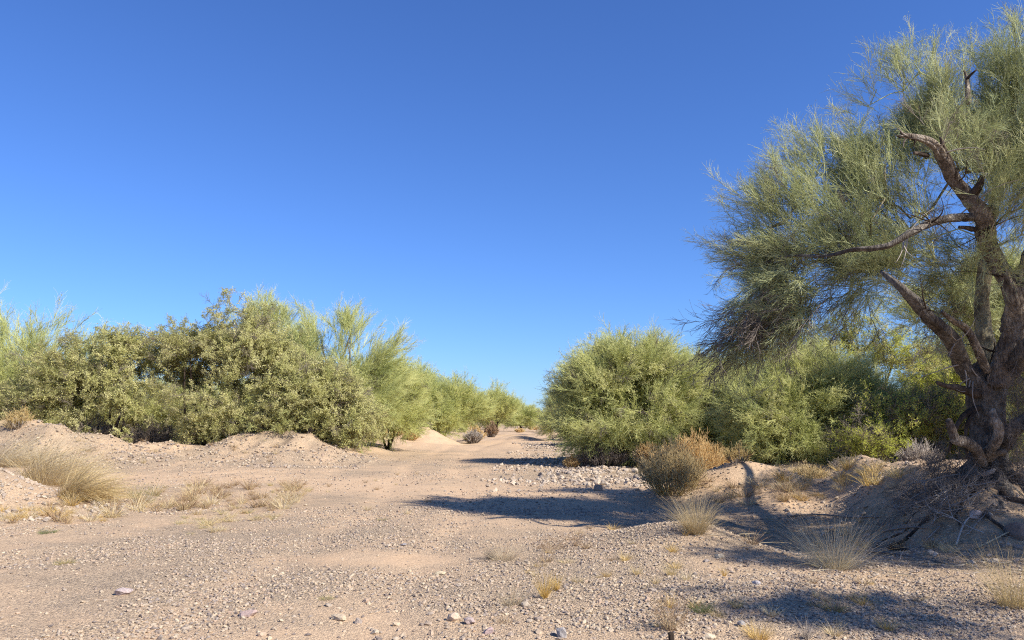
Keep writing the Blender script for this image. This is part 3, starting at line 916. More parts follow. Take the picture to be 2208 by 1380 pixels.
for k, (side, Y_, off, h_) in enumerate([(-1, 185, 6.5, 4.2), (-1, 225, 6.0, 4.5), (1, 135, 5.5, 4.0), (1, 175, 5.5, 4.3), (1, 230, 5.5, 4.5), (-1, 122, 8.5, 4.2), (-1, 92, 8.5, 4.4), (1, 82, 6.8, 4.2), (1, 46, 9.0, 4.2), (1, 50, 11, 4.6)]):
    X_ = float(road_c(Y_)) + side * off
    zz = hz(X_, Y_)
    E_ = [(np.array([X_, Y_, zz + h_ * .5]), np.array([2.0, 2.0, h_ * .42])), (np.array([X_ + 1.5, Y_ + .5, zz + h_ * .35]), np.array([1.6, 1.6, h_ * .33])), (np.array([X_ - 1.5, Y_, zz + h_ * .32]), np.array([1.6, 1.6, h_ * .3]))]
    thicket('palo_verde_tree', ['ninth tree of the far row beyond the gravel heap', 'last tree of the far row beyond the gravel heap', 'third tree of the far row on the shaded side of the track', 'fourth tree of the far row on the shaded side of the track', 'last tree of the far row on the shaded side of the track', 'sixth tree of the far row beyond the gravel heap', 'fourth tree of the far row beyond the gravel heap', 'second tree of the far row on the shaded side of the track', 'green tree half hidden behind the large domed bush tree', 'green tree behind the gap between domed bush and round tree'][k],
            FARL if side < 0 else RIGHT, CX + X_ / Y_ * F, Y_, E_, 380, [(PV, .75), (MX, .25)], None, 4, seed=80 + k, up=.5, clump=1.4, size=(.9, 1.5), bottom=.0)

# far-off scrub that closes the horizon
r0 = np.random.default_rng(5)
n = 5200
yy = 60 + 340 * r0.random(n) ** 1.4
xx = (r0.random(n) * 2 - 1) * (yy * .95 + 30)
m = np.abs(xx - road_c(yy)) > np.where(xx < 0, 8 + (yy - 60) * .03, 7)
xx, yy = xx[m], yy[m]
hh = .4 + 2.2 * r0.random(len(xx)) ** 1.3
o = spread('distant_shrubbery', np.stack([xx, yy, height(xx, yy) + hh - .4], 1), np.stack([r0.normal(size=len(xx)) * .5, r0.normal(size=len(xx)) * .5, np.ones(len(xx))], 1),
           1.6 + 1.6 * r0.random(len(xx)), mix_far, GN[mix_far.name])
tag(o, 'far off green desert scrub closing the horizon behind the thickets', 'desert scrub', kind='stuff')

# ------------------------------------------------------------------ the big tree
TB = at(2128, 1050, 11.3)
TB[2] = hz(TB[0], TB[1]) - .08
big_tree = link('old_palo_verde_tree', None, TB)
tag(big_tree, 'huge old gnarled tree with thick grey trunk and drooping green crown on the earth bank', 'tree')


def path(pts):
    return np.array([at(*p) for p in pts])


g = Geo()
tr = path([(2128, 1050, 11.3), (2130, 1010, 11.3), (2132, 950, 11.3), (2128, 880, 11.3), (2128, 830, 11.3), (2138, 790, 11.3)])
tr[0, 2] = TB[2] - .25
g.sweep(tr - TB, [.32, .245, .215, .22, .235, .19], 40, 0, .34, 3, .03)
# buttress roots
for (dx, dy) in ((-.7, -.35), (.55, -.6), (.8, .3), (-.5, .5), (-.1, -.85)):
    e = TB + np.array([dx, dy, 0]); e[2] = hz(e[0], e[1]) - .08
    g.sweep(np.array([TB + [0, 0, .45], TB + [dx * .45, dy * .45, .16], e]) - TB, [.16, .12, .03], 8, 0, .2, 9)
link('trunk', g.mesh('trunk', [M_BARK], True), parent=big_tree)

for k_, (ax_, ay_, L_, r_) in enumerate([(-.9, -.5, 1.9, .05), (-.55, -1, 1.7, .045), (-.1, -1, 1.6, .055), (.3, -1, 1.7, .05), (-1, -.1, 1.6, .04), (.7, -.8, 1.5, .045), (-.75, -.8, 1.5, .03), (.1, -1, 1.9, .03)]):
    rr2 = np.random.default_rng(640 + k_)
    d_ = unit(np.array([ax_, ay_, 0])); n_ = np.array([-d_[1], d_[0], 0])
    pl = []
    for t_ in np.linspace(.12, 1, 9):
        q_ = TB + d_ * L_ * t_ + n_ * .16 * rr2.normal() * t_
        q_[2] = hz(q_[0], q_[1]) + .03 * math.sin(t_ * 9 + k_) + .012
        pl.append(q_)
    g = Geo(); g.sweep(np.array(pl) - TB, np.linspace(r_, r_ * .3, 9), 7, 0, .3, k_, .05)
    link('root', g.mesh('root', [M_BARK if k_ % 2 else M_BARKD], True), parent=big_tree)

LIMBS = {
    'left': ([(2128, 850, 11.2), (2085, 795, 11.0), (2050, 730, 10.7), (2010, 690, 10.4), (1965, 645, 10.2), (1935, 615, 10.2), (1900, 585, 10.4)], [.20, .155, .135, .12, .10, .07, .03], M_BARK),
    'upright': ([(2140, 820, 11.5), (2112, 740, 11.7), (2118, 640, 11.9), (2128, 540, 12.0), (2150, 430, 12.1), (2165, 320, 12.2), (2150, 220, 12.2)], [.19, .16, .14, .125, .10, .07, .03], M_BARKG),
    'main': ([(2150, 830, 11.1), (2176, 730, 10.9), (2180, 640, 10.7), (2160, 565, 10.6), (2130, 510, 10.5), (2108, 465, 10.4), (2088, 425, 10.3), (2060, 380, 10.2), (2035, 345, 10.1), (1995, 312, 10.0), (1942, 290, 9.95)], [.22, .19, .17, .15, .145, .16, .125, .115, .10, .075, .04], M_PEELED),
    'arching': ([(2108, 470, 10.4), (2070, 462, 10.2), (2020, 474, 10.0), (1965, 502, 9.9), (1910, 528, 9.9), (1850, 545, 10.1), (1780, 548, 10.6), (1700, 550, 11.4), (1630, 575, 12.1)], [.085, .075, .068, .06, .052, .04, .03, .022, .014], M_BARK),
    'outer': ([(2176, 720, 10.9), (2200, 610, 10.6), (2240, 520, 10.4), (2290, 420, 10.2), (2340, 300, 10.0), (2360, 180, 9.8)], [.17, .15, .12, .10, .07, .03], M_BARK),
    'near': ([(2180, 800, 11.0), (2260, 700, 10.2), (2400, 590, 9.4), (2600, 480, 8.6), (2850, 400, 7.8)], [.18, .15, .12, .09, .05], M_BARK),
    'back': ([(2150, 800, 11.5), (2230, 640, 12.4), (2270, 500, 13.2), (2290, 380, 13.6)], [.17, .13, .09, .05], M_BARK),
    'stump': ([(2130, 800, 11.0), (2100, 715, 10.7), (2060, 690, 10.5), (2030, 672, 10.4)], [.09, .07, .05, .03], M_PEELED),
}
nodes = []
for key, (pts, R, mat) in LIMBS.items():
    pp = path(pts)
    pp[1:-1] += rng.normal(size=(len(pp) - 2, 3)) * np.array([.02, .05, .02])
    g = Geo(); g.sweep(pp - TB, np.array(R) * .70, 26, 0, .46, len(key) * 7, .035)
    link('limb', g.mesh('limb', [mat], True), parent=big_tree)
    for i in range(len(pp) - 1):
        for t in np.linspace(0, 1, 4)[:-1]:
            if i > 1: nodes.append(pp[i] + (pp[i + 1] - pp[i]) * t)

for k_, (px_, py_, Y_) in enumerate([(1948, 293, 9.9), (1955, 297, 9.9), (1972, 300, 9.95), (2030, 335, 10.1), (2062, 392, 10.2), (2100, 440, 10.3), (2118, 500, 10.4), (2135, 520, 10.45), (2170, 600, 10.6), (2060, 735, 10.7), (1990, 668, 10.3), (2085, 790, 11.0), (2010, 478, 9.9), (1950, 512, 10.2), (2140, 760, 11.2), (2090, 815, 11.0)]):
    q_ = at(px_, py_, Y_)
    g = Geo()
    rr2 = np.random.default_rng(500 + k_)
    for j_ in range(3 if k_ < 3 else 4):
        L_ = (.10 + .12 * rr2.random()) if k_ < 3 else .25 + .45 * rr2.random()
        d_ = unit(np.array([-.9, -.2, .25]) + rr2.normal(size=3) * .4) if k_ < 3 else unit(rr2.normal(size=3) + [-.3, -.5, .1])
        pl = bend(q_ + rr2.normal(size=3) * .02, d_, L_, 5, .8, rr2)
        g.sweep(pl - TB, np.linspace(.016 if k_ < 3 else .011, .003, 6), 6, 0, .3, k_, .04)
    link('dead_twigs', g.mesh('dead_twigs', [M_GREYDEAD if k_ % 2 else M_BARKD], True), parent=big_tree)
STUBS = [([(2105, 850, 11.1), (2070, 838, 10.9), (2040, 832, 10.8), (2020, 824, 10.75)], [.07, .05, .035, .025], M_BARKD),
         ([(2115, 995, 11.05), (2100, 965, 10.8), (2080, 952, 10.6), (2062, 950, 10.5), (2052, 925, 10.45), (2046, 905, 10.4)], [.10, .075, .07, .065, .055, .04], M_PEELED),
         ([(2128, 985, 11.0), (2146, 955, 10.7), (2152, 925, 10.6), (2142, 905, 10.6), (2140, 880, 10.6)], [.10, .075, .07, .075, .03], M_PEELED),
         ([(2140, 975, 10.85), (2160, 975, 10.7), (2166, 972, 10.65)], [.06, .045, .035], M_PEELED),
         ([(2150, 960, 11.2), (2180, 930, 10.9), (2215, 905, 10.7), (2260, 860, 10.5)], [.15, .12, .10, .07], M_BARK),
         ([(2060, 385, 10.2), (2048, 345, 10.1), (2034, 318, 10.05), (2028, 296, 10.0)], [.04, .035, .03, .015], M_BARKD),
         ([(2090, 425, 10.3), (2108, 405, 10.2), (2118, 380, 10.15)], [.07, .055, .035], M_BARKD),
         ([(2088, 225, 10.6), (2086, 190, 10.6), (2084, 165, 10.6), (2078, 152, 10.6)], [.04, .03, .022, .012], M_PEELED),
         ([(2084, 172, 10.6), (2094, 160, 10.55), (2106, 150, 10.5)], [.022, .018, .01], M_BARKD),
         ([(2000, 335, 10.05), (1985, 332, 10.0), (1970, 330, 9.95)], [.035, .03, .018], M_BARKD),
         ([(2108, 880, 11.1), (2080, 895, 10.9), (2060, 925, 10.8), (2045, 975, 10.75)], [.05, .04, .028, .012], M_BARKD),
         ([(2105, 880, 11.1), (2090, 905, 10.9), (2082, 940, 10.85), (2085, 990, 10.8)], [.04, .03, .022, .012], M_BARKD),
         ([(2100, 495, 10.4), (2085, 492, 10.3), (2068, 490, 10.25)], [.04, .03, .02], M_BARKD)]
for pts, R, mat in STUBS:
    g = Geo(); g.sweep(path(pts) - TB, R, 9, 0, .34, len(pts) * 3, .04)
    link('branch_stub', g.mesh('branch_stub', [mat], True), parent=big_tree)

UP = [ell(1905, 225, 50, 38, 11.9, .5), ell(1960, 190, 45, 40, 11.8, .5), ell(2110, 273, 135, 105, 11.6, .8), ell(2190, 188, 80, 75, 11.4, .9), ell(2000, 288, 85, 75, 11.8, .6), ell(1920, 345, 75, 60, 11.9, .6), ell(2155, 370, 65, 75, 11.9, .7),
      ell(1825, 410, 75, 60, 12.0, .6), ell(1770, 360, 40, 55, 12.0, .5), ell(1755, 470, 85, 45, 12.0, .6), ell(1865, 450, 70, 45, 12.0, .6), ell(2180, 470, 45, 65, 12, .6), ell(1705, 410, 45, 40, 12.0, .4),
      ell(1875, 313, 55, 55, 12.0, .5), ell(1955, 263, 55, 45, 11.9, .5), ell(1655, 465, 50, 40, 12.1, .4), ell(1825, 525, 85, 35, 11.9, .6), ell(1950, 460, 60, 40, 11.9, .5), ell(2110, 330, 80, 60, 11.5, .5),
      ell(2330, 288, 170, 150, 10.8, 1.4), ell(2440, 430, 180, 130, 9.9, 1.1), ell(2170, 330, 130, 90, 13.6, 1.0)]
LOW = [ell(1655, 550, 70, 35, 12.2, .5), ell(1775, 575, 95, 45, 12.0, .7), ell(1875, 600, 80, 45, 11.8, .7), ell(1745, 640, 75, 45, 12.0, .7), ell(1975, 560, 65, 45, 11.9, .6), ell(1980, 630, 50, 40, 11.9, .5),
       ell(2060, 590, 55, 60, 12.5, .5), ell(2085, 680, 45, 70, 12.8, .5)]
HANG = [ell(1660, 665, 70, 45, 12.0, .4), ell(1740, 655, 60, 35, 11.8, .4), ell(1620, 705, 45, 45, 12.1, .3), ell(1830, 640, 60, 30, 11.8, .4)]
FRONT = [ell(2150, 560, 50, 40, 10.2, .3), ell(2150, 420, 55, 60, 10.2, .3), ell(2060, 300, 70, 50, 10.4, .35)]
NEAR = [(np.array([7.6, 4.3, 4.6]), np.array([1.2, .8, .5])), (np.array([9.9, 6.9, 4.8]), np.array([1.2, .9, .6])), (np.array([10.6, 8.8, 5.0]), np.array([1.1, .9, .6])),
        (np.array([9.4, 8.8, 4.6]), np.array([1.3, .9, .6])), (np.array([9.2, 10.6, 4.4]), np.array([1.3, .8, .5])), (np.array([9.8, 13.0, 4.6]), np.array([.7, .7, .45])),
        (np.array([8.4, 5.9, 4.9]), np.array([.8, .7, .5])), (np.array([10.9, 7.0, 5.0]), np.array([1.0, .8, .6]))]
crown_n = 0


def crown_of(ells, n, kinds, up, seed, spray, size, mode, clump=.55, thr=-.15, rt=.0042, jit=.16):
    r = np.random.default_rng(seed)
    T = fill(ells, n, clump, thr, seed, .3)
    A, par, rad, tips = grow(nodes, T, seed, .35)
    rr = np.minimum(rt * rad ** .85, .035)
    E = np.where(par >= 0)[0]
    g = Geo()
    b = E[rr[E] > .012]; s = E[rr[E] <= .012]
    g.prisms(A[par[b]] - TB, A[b] - TB, np.minimum(rr[par[b]], rr[b] * 1.5), rr[b], 0, 5)
    g.prisms(A[par[s]] - TB, A[s] - TB, np.minimum(rr[par[s]], rr[s] * 1.5), rr[s], 1, 3)
    o = link('boughs', g.mesh('boughs', [M_BARKD if mode == 'hang' else M_BARKG, M_DEAD if mode == 'hang' else M_PV]), parent=big_tree)
    o['kind'] = 'stuff'
    ii = np.repeat(tips, spray)
    pos = A[ii] + r.normal(size=(len(ii), 3)) * jit
    inner = A[ii] + (A[par[ii]] - A[ii]) * r.random((len(ii), 1))
    mi = r.random(len(ii)) < .4
    pos[mi] = inner[mi]
    heart = TB + np.array([0, 0, 2.6])
    D = unit(A[ii] - A[par[ii]]) * .4 + unit(A[ii] - heart) * .85 + r.normal(size=(len(ii), 3)) * .34
    D[:, 2] += up
    if mode == 'hang': D[:, 0] -= .35
    sz = size[0] + (size[1] - size[0]) * r.random(len(ii))
    ch = r.random(len(ii)); lo = 0
    for coll, w in kinds:
        m_ = (ch >= lo) & (ch < lo + w); lo += w
        o = spread('crown' if coll not in (dead_tw, dead_hang) else 'dead_twigs', pos[m_], D[m_], sz[m_], coll, GN[coll.name], big_tree, TB)
        o['kind'] = 'stuff'


crown_of(UP, 1080, [(pv_big, .97), (dead_tw, .03)], .4, 41, 3, (.55, 1.2), 'up', .5, -.02, .0062)
crown_of(LOW, 420, [(pv_big, .90), (dead_tw, .10)], -.2, 42, 3, (.7, 1.1), 'low', .6, -.1)
crown_of(HANG, 85, [(pv_big, .55), (dead_hang, .45)], -.95, 43, 3, (.7, 1.25), 'hang')
crown_of(NEAR, 500, [(pv_big, .95), (dead_tw, .05)], .1, 44, 3, (.8, 1.3), 'up', .8, -.05)

crown_of(FRONT, 80, [(pv_big, .8), (dead_tw, .2)], -.25, 45, 2, (.5, .95), 'low', .5, -.05, .003, .1)

# dead twigs round the foot of the trunk
r = np.random.default_rng(61)
pos, D = [], []
for (px, py, Y, sx, sy, k, dd) in [(2040, 965, 11.2, 22, 25, 26, (-.1, -.1, -1)), (2075, 1000, 11.3, 22, 18, 26, (-.3, -.1, -1)), (2192, 880, 11.0, 14, 60, 60, (.1, -.2, -1)), (2195, 970, 10.9, 14, 40, 55, (0, 0, -1)),
                                   (2200, 760, 10.9, 12, 50, 30, (0, -.1, -1)), (2020, 990, 11.4, 22, 10, 24, (-.6, -.2, -.4)), (2150, 800, 11.0, 22, 22, 8, (0, -.3, -1)), (2020, 700, 10.5, 40, 30, 12, (0, 0, -1))]:
    for i in range(k):
        pos.append(at(px + r.normal() * sx, py + r.normal() * sy, Y + r.normal() * .2)); D.append(np.array(dd) + r.normal(size=3) * .4)
pos = np.array(pos); keep = pos[:, 2] > height(pos[:, 0], pos[:, 1]) + .1
o = spread('dead_twigs', pos[keep], np.array(D)[keep], .32 + .38 * r.random(keep.sum()), dead_tw, GN[dead_tw.name], big_tree, TB)
o['kind'] = 'stuff'

# ------------------------------------------------------------------ brush and dead branches on the ground
def stick_mesh(name, seed, L, r0, mat, forks=2, bend_=.5, flat=.25):
    r = np.random.default_rng(seed)
    g = Geo()
    main = bend(np.zeros(3), np.array([1., 0, .08]), L, 6, bend_, r)
    main[:, 2] *= flat; main[:, 2] -= main[:, 2].min() - r0
    g.sweep(main, np.linspace(r0, r0 * .35, 7), 6, 0, .2, seed, .06)
    for i in range(forks):
        k = r.integers(1, 5)
        s = bend(main[k], side_dir(main[k + 1] - main[k], .7, r.random() * 6.28), L * (.2 + .3 * r.random()), 4, bend_, r)
        s[:, 2] = np.abs(s[:, 2] - r0) * .6 + r0
        g.sweep(s, np.linspace(r0 * .6, r0 * .2, 5), 5, 0, .15, seed + i, .06)
    return g.mesh(name, [mat], True)


def lay(name, me, p, rz, label=None, cat=None, group=None, parent=None, origin=None, dz=0.0, tilt=0.0, sc=1.0):
    o = link(name, me, (p[0], p[1], p[2] + dz) if origin is None else np.array([p[0], p[1], p[2] + dz]) - origin, parent)
    n = np.array([hz(p[0] - .15, p[1]) - hz(p[0] + .15, p[1]), hz(p[0], p[1] - .15) - hz(p[0], p[1] + .15), .3])
    q = Vector(unit(n)).to_track_quat('Z', 'Y')
    from mathutils import Euler, Quaternion
    o.rotation_mode = 'XYZ'
    up = Vector((0, 0, 1)).rotation_difference(Vector(unit(n)))
    o.rotation_euler = (up.to_matrix().to_4x4() @ Euler((tilt, 0, rz)).to_matrix().to_4x4()).to_euler()
    o.scale = (sc, sc, sc)
    return tag(o, label, cat, group)


pb = ground(2040, 1070)
pile = link('brush_pile', None, pb)
tag(pile, 'heap of grey dead sticks lying against the bank under the big trunk', 'brush pile')
r = np.random.default_rng(71)
shapes = [stick_mesh('branch', 700 + i, .9 + .5 * r.random(), .010 + .012 * r.random(), M_GREYDEAD if i % 3 == 0 else M_DEAD, 4, .9) for i in range(8)]
for i in range(95):
    q = ground(2035 + r.normal() * 55, 1078 + r.normal() * 28)
    lay('branch', shapes[i % 8], q, r.random() * 6.28, parent=pile, origin=pb, dz=.01 + .10 * r.random(), tilt=r.normal() * .6, sc=.28 + .42 * r.random())
pos = np.array([ground(2030 + r.normal() * 55, 1075 + r.normal() * 30) for i in range(90)])
o = spread('twigs', pos + [0, 0, .03], r.normal(size=(90, 3)) * [1, 1, .35] + [0, -.3, .1], .35 + .5 * r.random(90), dead_tw, GN[dead_tw.name], pile, pb)
o['kind'] = 'stuff'


def log(pts, R, mat, label, k=8):
    pp = np.array([ground(p[0], p[1]) + [0, 0, p[2]] for p in pts])
    o0 = pp[0].copy()
    g = Geo(); g.sweep(pp - o0, R, k, 0, .2, int(pts[0][0]) % 50, .05)
    o = link('dead_branch', g.mesh('dead_branch', [mat], True), o0)
    return tag(o, label, 'branch')


log([(2100, 1040, .06), (2130, 1043, .12), (2150, 1038, .14), (2160, 1050, .06), (2165, 1062, .0)], [.022, .035, .04, .035, .02], M_GREYDEAD, 'thick bleached branch with a crook lying at the foot of the big trunk')
log([(1800, 985, .10), (1840, 975, .12), (1870, 982, .08), (1925, 988, .03)], [.045, .04, .03, .015], M_GREYDEAD, 'bleached grey branch lying on the sunny crest behind the hollow')
log([(2105, 1190, .03), (2140, 1175, .05), (2170, 1163, .06), (2200, 1150, .05)], [.008, .010, .008, .005], M_PALE, 'thin pale green stick lying at the foot of the bank beside the dark rock')
log([(1700, 1118, .03), (1760, 1113, .03), (1840, 1120, .03), (1900, 1117, .02)], [.012, .016, .014, .008], M_DEAD, 'long dark stick lying across the floor of the shaded wash')
log([(1900, 1150, .02), (1960, 1146, .04), (2010, 1150, .03)], [.010, .013, .007], M_DEAD, 'short dark stick lying below the brush pile')
log([(1840, 1190, .02), (1930, 1200, .03), (2030, 1218, .02)], [.010, .012, .006], M_DEAD, 'thin dark branch stretched over the ground beside the big pale twig clump')
log([(2062, 1180, .02), (2080, 1150, .10), (2100, 1130, .12)], [.012, .01, .005], M_GREYDEAD, 'bundle like grey twig leaning on the bank front')

# ------------------------------------------------------------------ stones


def stone_mesh(name, seed, mat, flat=.62, rough=.28):
    import bmesh
    r = np.random.default_rng(seed)
    bm = bmesh.new()
    bmesh.ops.create_icosphere(bm, subdivisions=2, radius=1)
    V = np.array([v.co for v in bm.verts])
    # cut by random planes for facets
    for i in range(9):
        n_ = unit(r.normal(size=3)); d = .50 + .35 * r.random()
        ex = V @ n_ - d
        V = V - np.maximum(ex, 0)[:, None] * n_
    V = V * (1 + rough * .30 * r.normal(size=(len(V), 1)))
    V = V * np.array([1, .62 + .3 * r.random(), flat * (.7 + .5 * r.random())])
    for v, c in zip(bm.verts, V): v.co = c
    me = bpy.data.meshes.new(name)
    bm.to_mesh(me); bm.free()
    me.materials.append(mat)
    return me


ST = [stone_mesh('stone', 300 + i, M_GRAVEL) for i in range(9)]
RB = [stone_mesh('stone', 330 + i, M_RUBBLE, .75) for i in range(8)]


def small_stone(name, seed, mat):
    import bmesh
    r = np.random.default_rng(seed)
    bm = bmesh.new()
    bmesh.ops.create_icosphere(bm, subdivisions=1, radius=1)
    for v in bm.verts:
        v.co *= .62 + .7 * r.random()
        v.co.z *= .6
        v.co.y *= .8
    me = bpy.data.meshes.new(name)
    bm.to_mesh(me); bm.free()
    me.materials.append(mat)
    return me


grit = proto_collection('grit', [small_stone('grit', 350 + i, M_GRAVEL) for i in range(8)])
rub = proto_collection('rubble', [small_stone('rubble', 370 + i, M_RUBBLE) for i in range(8)])
GN['grit'] = instancer(grit); GN['rubble'] = instancer(rub)

r = np.random.default_rng(81)


def one_mat(nm, c):
    return stone_mat(nm, [tuple(x * .92 for x in c), tuple(x * 1.06 for x in c)])


NAMED = [(948, 1240, .085, .30, (.56, .47, .31), 'flat cream coloured stone slab lying alone on the grey gravel'),
         (978, 1338, .075, .8, (.52, .41, .30), 'rounded tan stone standing proud near the small rubble in front'),
         (1013, 1345, .080, .6, (.36, .29, .265), 'flat brown grey stone beside the rounded tan one'),
         (1053, 1368, .070, .7, (.40, .30, .28), 'wedge shaped mauve stone with a dark hollow beneath it'),
         (1212, 1375, .095, .6, (.31, .285, .265), 'broad blue grey stone at the very bottom of the view'),
         (266, 1283, .120, .45, (.40, .33, .31), 'low purple grey stone half buried in the sand by straw wisps'),
         (535, 1330, .110, .5, (.46, .34, .29), 'pinkish broken stone near a small dark pebble'),
         (730, 1338, .10, .45, (.46, .37, .26), 'pale buff stone sunk in the gravel in front of the small green weed'),
         (870, 1177, .06, .5, (.30, .28, .28), 'blue grey stone beside a flat tan one on the track edge'),
         (838, 1180, .07, .35, (.45, .36, .27), 'flat tan stone with a dark underside on the track edge'),
         (1552, 1203, .075, .45, (.50, .41, .28), 'long pale stone at the edge of the tree shade'),
         (1290, 1058, .16, .9, (.35, .25, .18), 'brown clod of earth above the start of the wash shadow'),
         (2105, 1117, .13, .7, (.50, .40, .34), 'pale stone in the sunny spot on the bank front'),
         (2195, 1160, .19, .9, (.20, .15, .12), 'large dark boulder like clod at the foot of the bank'),
         (1632, 1262, .07, .7, (.33, .31, .32), 'blue grey stone at the edge of shade below the pale twig clump'),
         (1600, 1350, .06, .8, (.24, .24, .25), 'dark slate stone near the golden straw tuft in front')]
for i, (px, py, s, fl, c, lb) in enumerate(NAMED):
    p = ground(px, py)
    o = link('stone', stone_mesh('stone', 400 + i, one_mat('stone_tone', c), fl * 1.15), p + [0, 0, s * .2])
    s *= .8
    o.scale = (s, s, s); o.rotation_euler = (r.normal() * .12, r.normal() * .12, r.random() * 6.28)
    tag(o, lb, 'stone')


def scatter_stones(nn, region, smin, smax, meshes, label, group):
    for i in range(nn):
        px, py = region(r)
        p = ground(px, py)
        s = smin + (smax - smin) * r.random() ** 2.2
        o = link('stone', meshes[i % len(meshes)], p + [0, 0, s * .12])
        o.scale = (s, s * (.8 + .4 * r.random()), s); o.rotation_euler = (r.normal() * .25, r.normal() * .25, r.random() * 6.28)
        tag(o, ('large ' if s > smin + (smax - smin) * .55 else 'middling ' if s > smin + (smax - smin) * .2 else 'small ') + label, 'stone', group)


scatter_stones(120, lambda r: (560 + 1000 * r.random(), 1290 + 95 * r.random() ** .8), .018, .052, ST, 'loose angular gravel stone lying on the open ground in front', 'larger gravel stones on the near ground')
scatter_stones(45, lambda r: (1330 + 350 * r.random(), 1170 + 160 * r.random()), .020, .050, ST, 'loose stone on the gravel slope leading down into the tree shade', 'larger stones on the gravel slope by the shade')
scatter_stones(105, lambda r: (1150 + 260 * r.random(), 992 + 55 * r.random()), .05, .16, RB, 'pale jagged rubble stone beside the dry orange bushes', 'pale rubble stones along the edge of the thicket')
scatter_stones(14, lambda r: (1580 + 110 * r.random(), 975 + 22 * r.random()), .05, .10, RB, 'pale rubble stone in the sunny gap behind the dry orange bush', 'pale stones in the gap behind the dry bush')


def gravel_field(name, nn, fy, fx, smin, smax, pw, coll, label, dens=None):
    y = fy(r.random(nn)); x = fx(r.random(nn), y)
    if dens is not None:
        k = r.random(nn) < dens(x, y); x, y = x[k], y[k]
    z = height(x, y)
    s = smin + (smax - smin) * r.random(len(x)) ** pw
    D = np.stack([r.normal(size=len(x)) * .3, r.normal(size=len(x)) * .3, np.ones(len(x))], 1)
    o = spread(name, np.stack([x, y, z + s * .25], 1), D, np.stack([s, s * (.7 + .5 * r.random(len(x))), s], 1), coll, GN[coll.name])
    tag(o, label, 'gravel', kind='stuff')
    return o


def dens_near(x, y):
    sand = .9 * gauss(x, y, -1.6, 9.6, .9, .7) + .6 * gauss(x, y, -4.6, 7.2, 1.6, 1.2)
    return np.clip(.34 + 1.9 * fbm(x / 1.5, y / 1.2, 55) + .35 * gauss(x, y, .8, 7, 3, 2.0) + .7 * gauss(x, y, 2.3, 10.6, 1.5, 1.3) - sand, .05, 1)


gravel_field('gravel', 230000, lambda u: 4.6 + 10.5 * u ** 1.5, lambda u, y: (u * 2 - 1) * (y * .66 + .6), .0036, .024, 4.2, grit, 'loose angular gravel covering the near ground', dens_near)
gravel_field('gravel', 60000, lambda u: 14 + 24 * u ** 1.3, lambda u, y: (u * 2 - 1) * (y * .66 + .6), .008, .038, 3.2, grit, 'loose gravel strewn over the middle of the clearing',
             lambda x, y: np.clip(.35 + 1.0 * fbm(x / 2.2, y / 2.2, 56) + .5 * gauss(x, y, -11, 28, 7, 1.6) + .3 * (np.abs(x - road_c(y)) > road_hw(y)), .03, 1))
gravel_field('rubble', 9000, lambda u: 17.8 + 36 * u ** 1.1, lambda u, y: -.9 + .03 * (y - 19) + u * (5.2 - .02 * y), .018, .095, 2.6, rub, 'pale broken rubble along the shaded edge of the thicket',
             lambda x, y: np.clip(.12 + .95 * gauss(x, y, 2.3 + .03 * (y - 22), y, 1.35, 9) * S((y - 18) / 4) + 1.2 * fbm(x / 1.1, y / 1.1, 57), 0, 1))
gravel_field('rubble', 1100, lambda u: 12.5 + 3.5 * u, lambda u, y: -12 + 5.2 * u, .02, .07, 2.2, rub, 'grey stones on the sloping bank below the straw clump', None)
gravel_field('rubble', 7000, lambda u: 26.2 + 5.0 * u, lambda u, y: -21 + 16 * u, .012, .075, 3.0, grit, 'stones and gravel on the face of the dirt berm', lambda x, y: np.clip(.5 + 1.4 * fbm(x / 1.6, y / 1.2, 59), 0, 1))
gravel_field('rubble', 900, lambda u: 9.0 + 6.5 * u, lambda u, y: 4.8 + 4 * u, .012, .06, 2.6, rub, 'earth crumbs and stones on the bank of the big tree', None)

# ------------------------------------------------------------------ grasses and shrubs


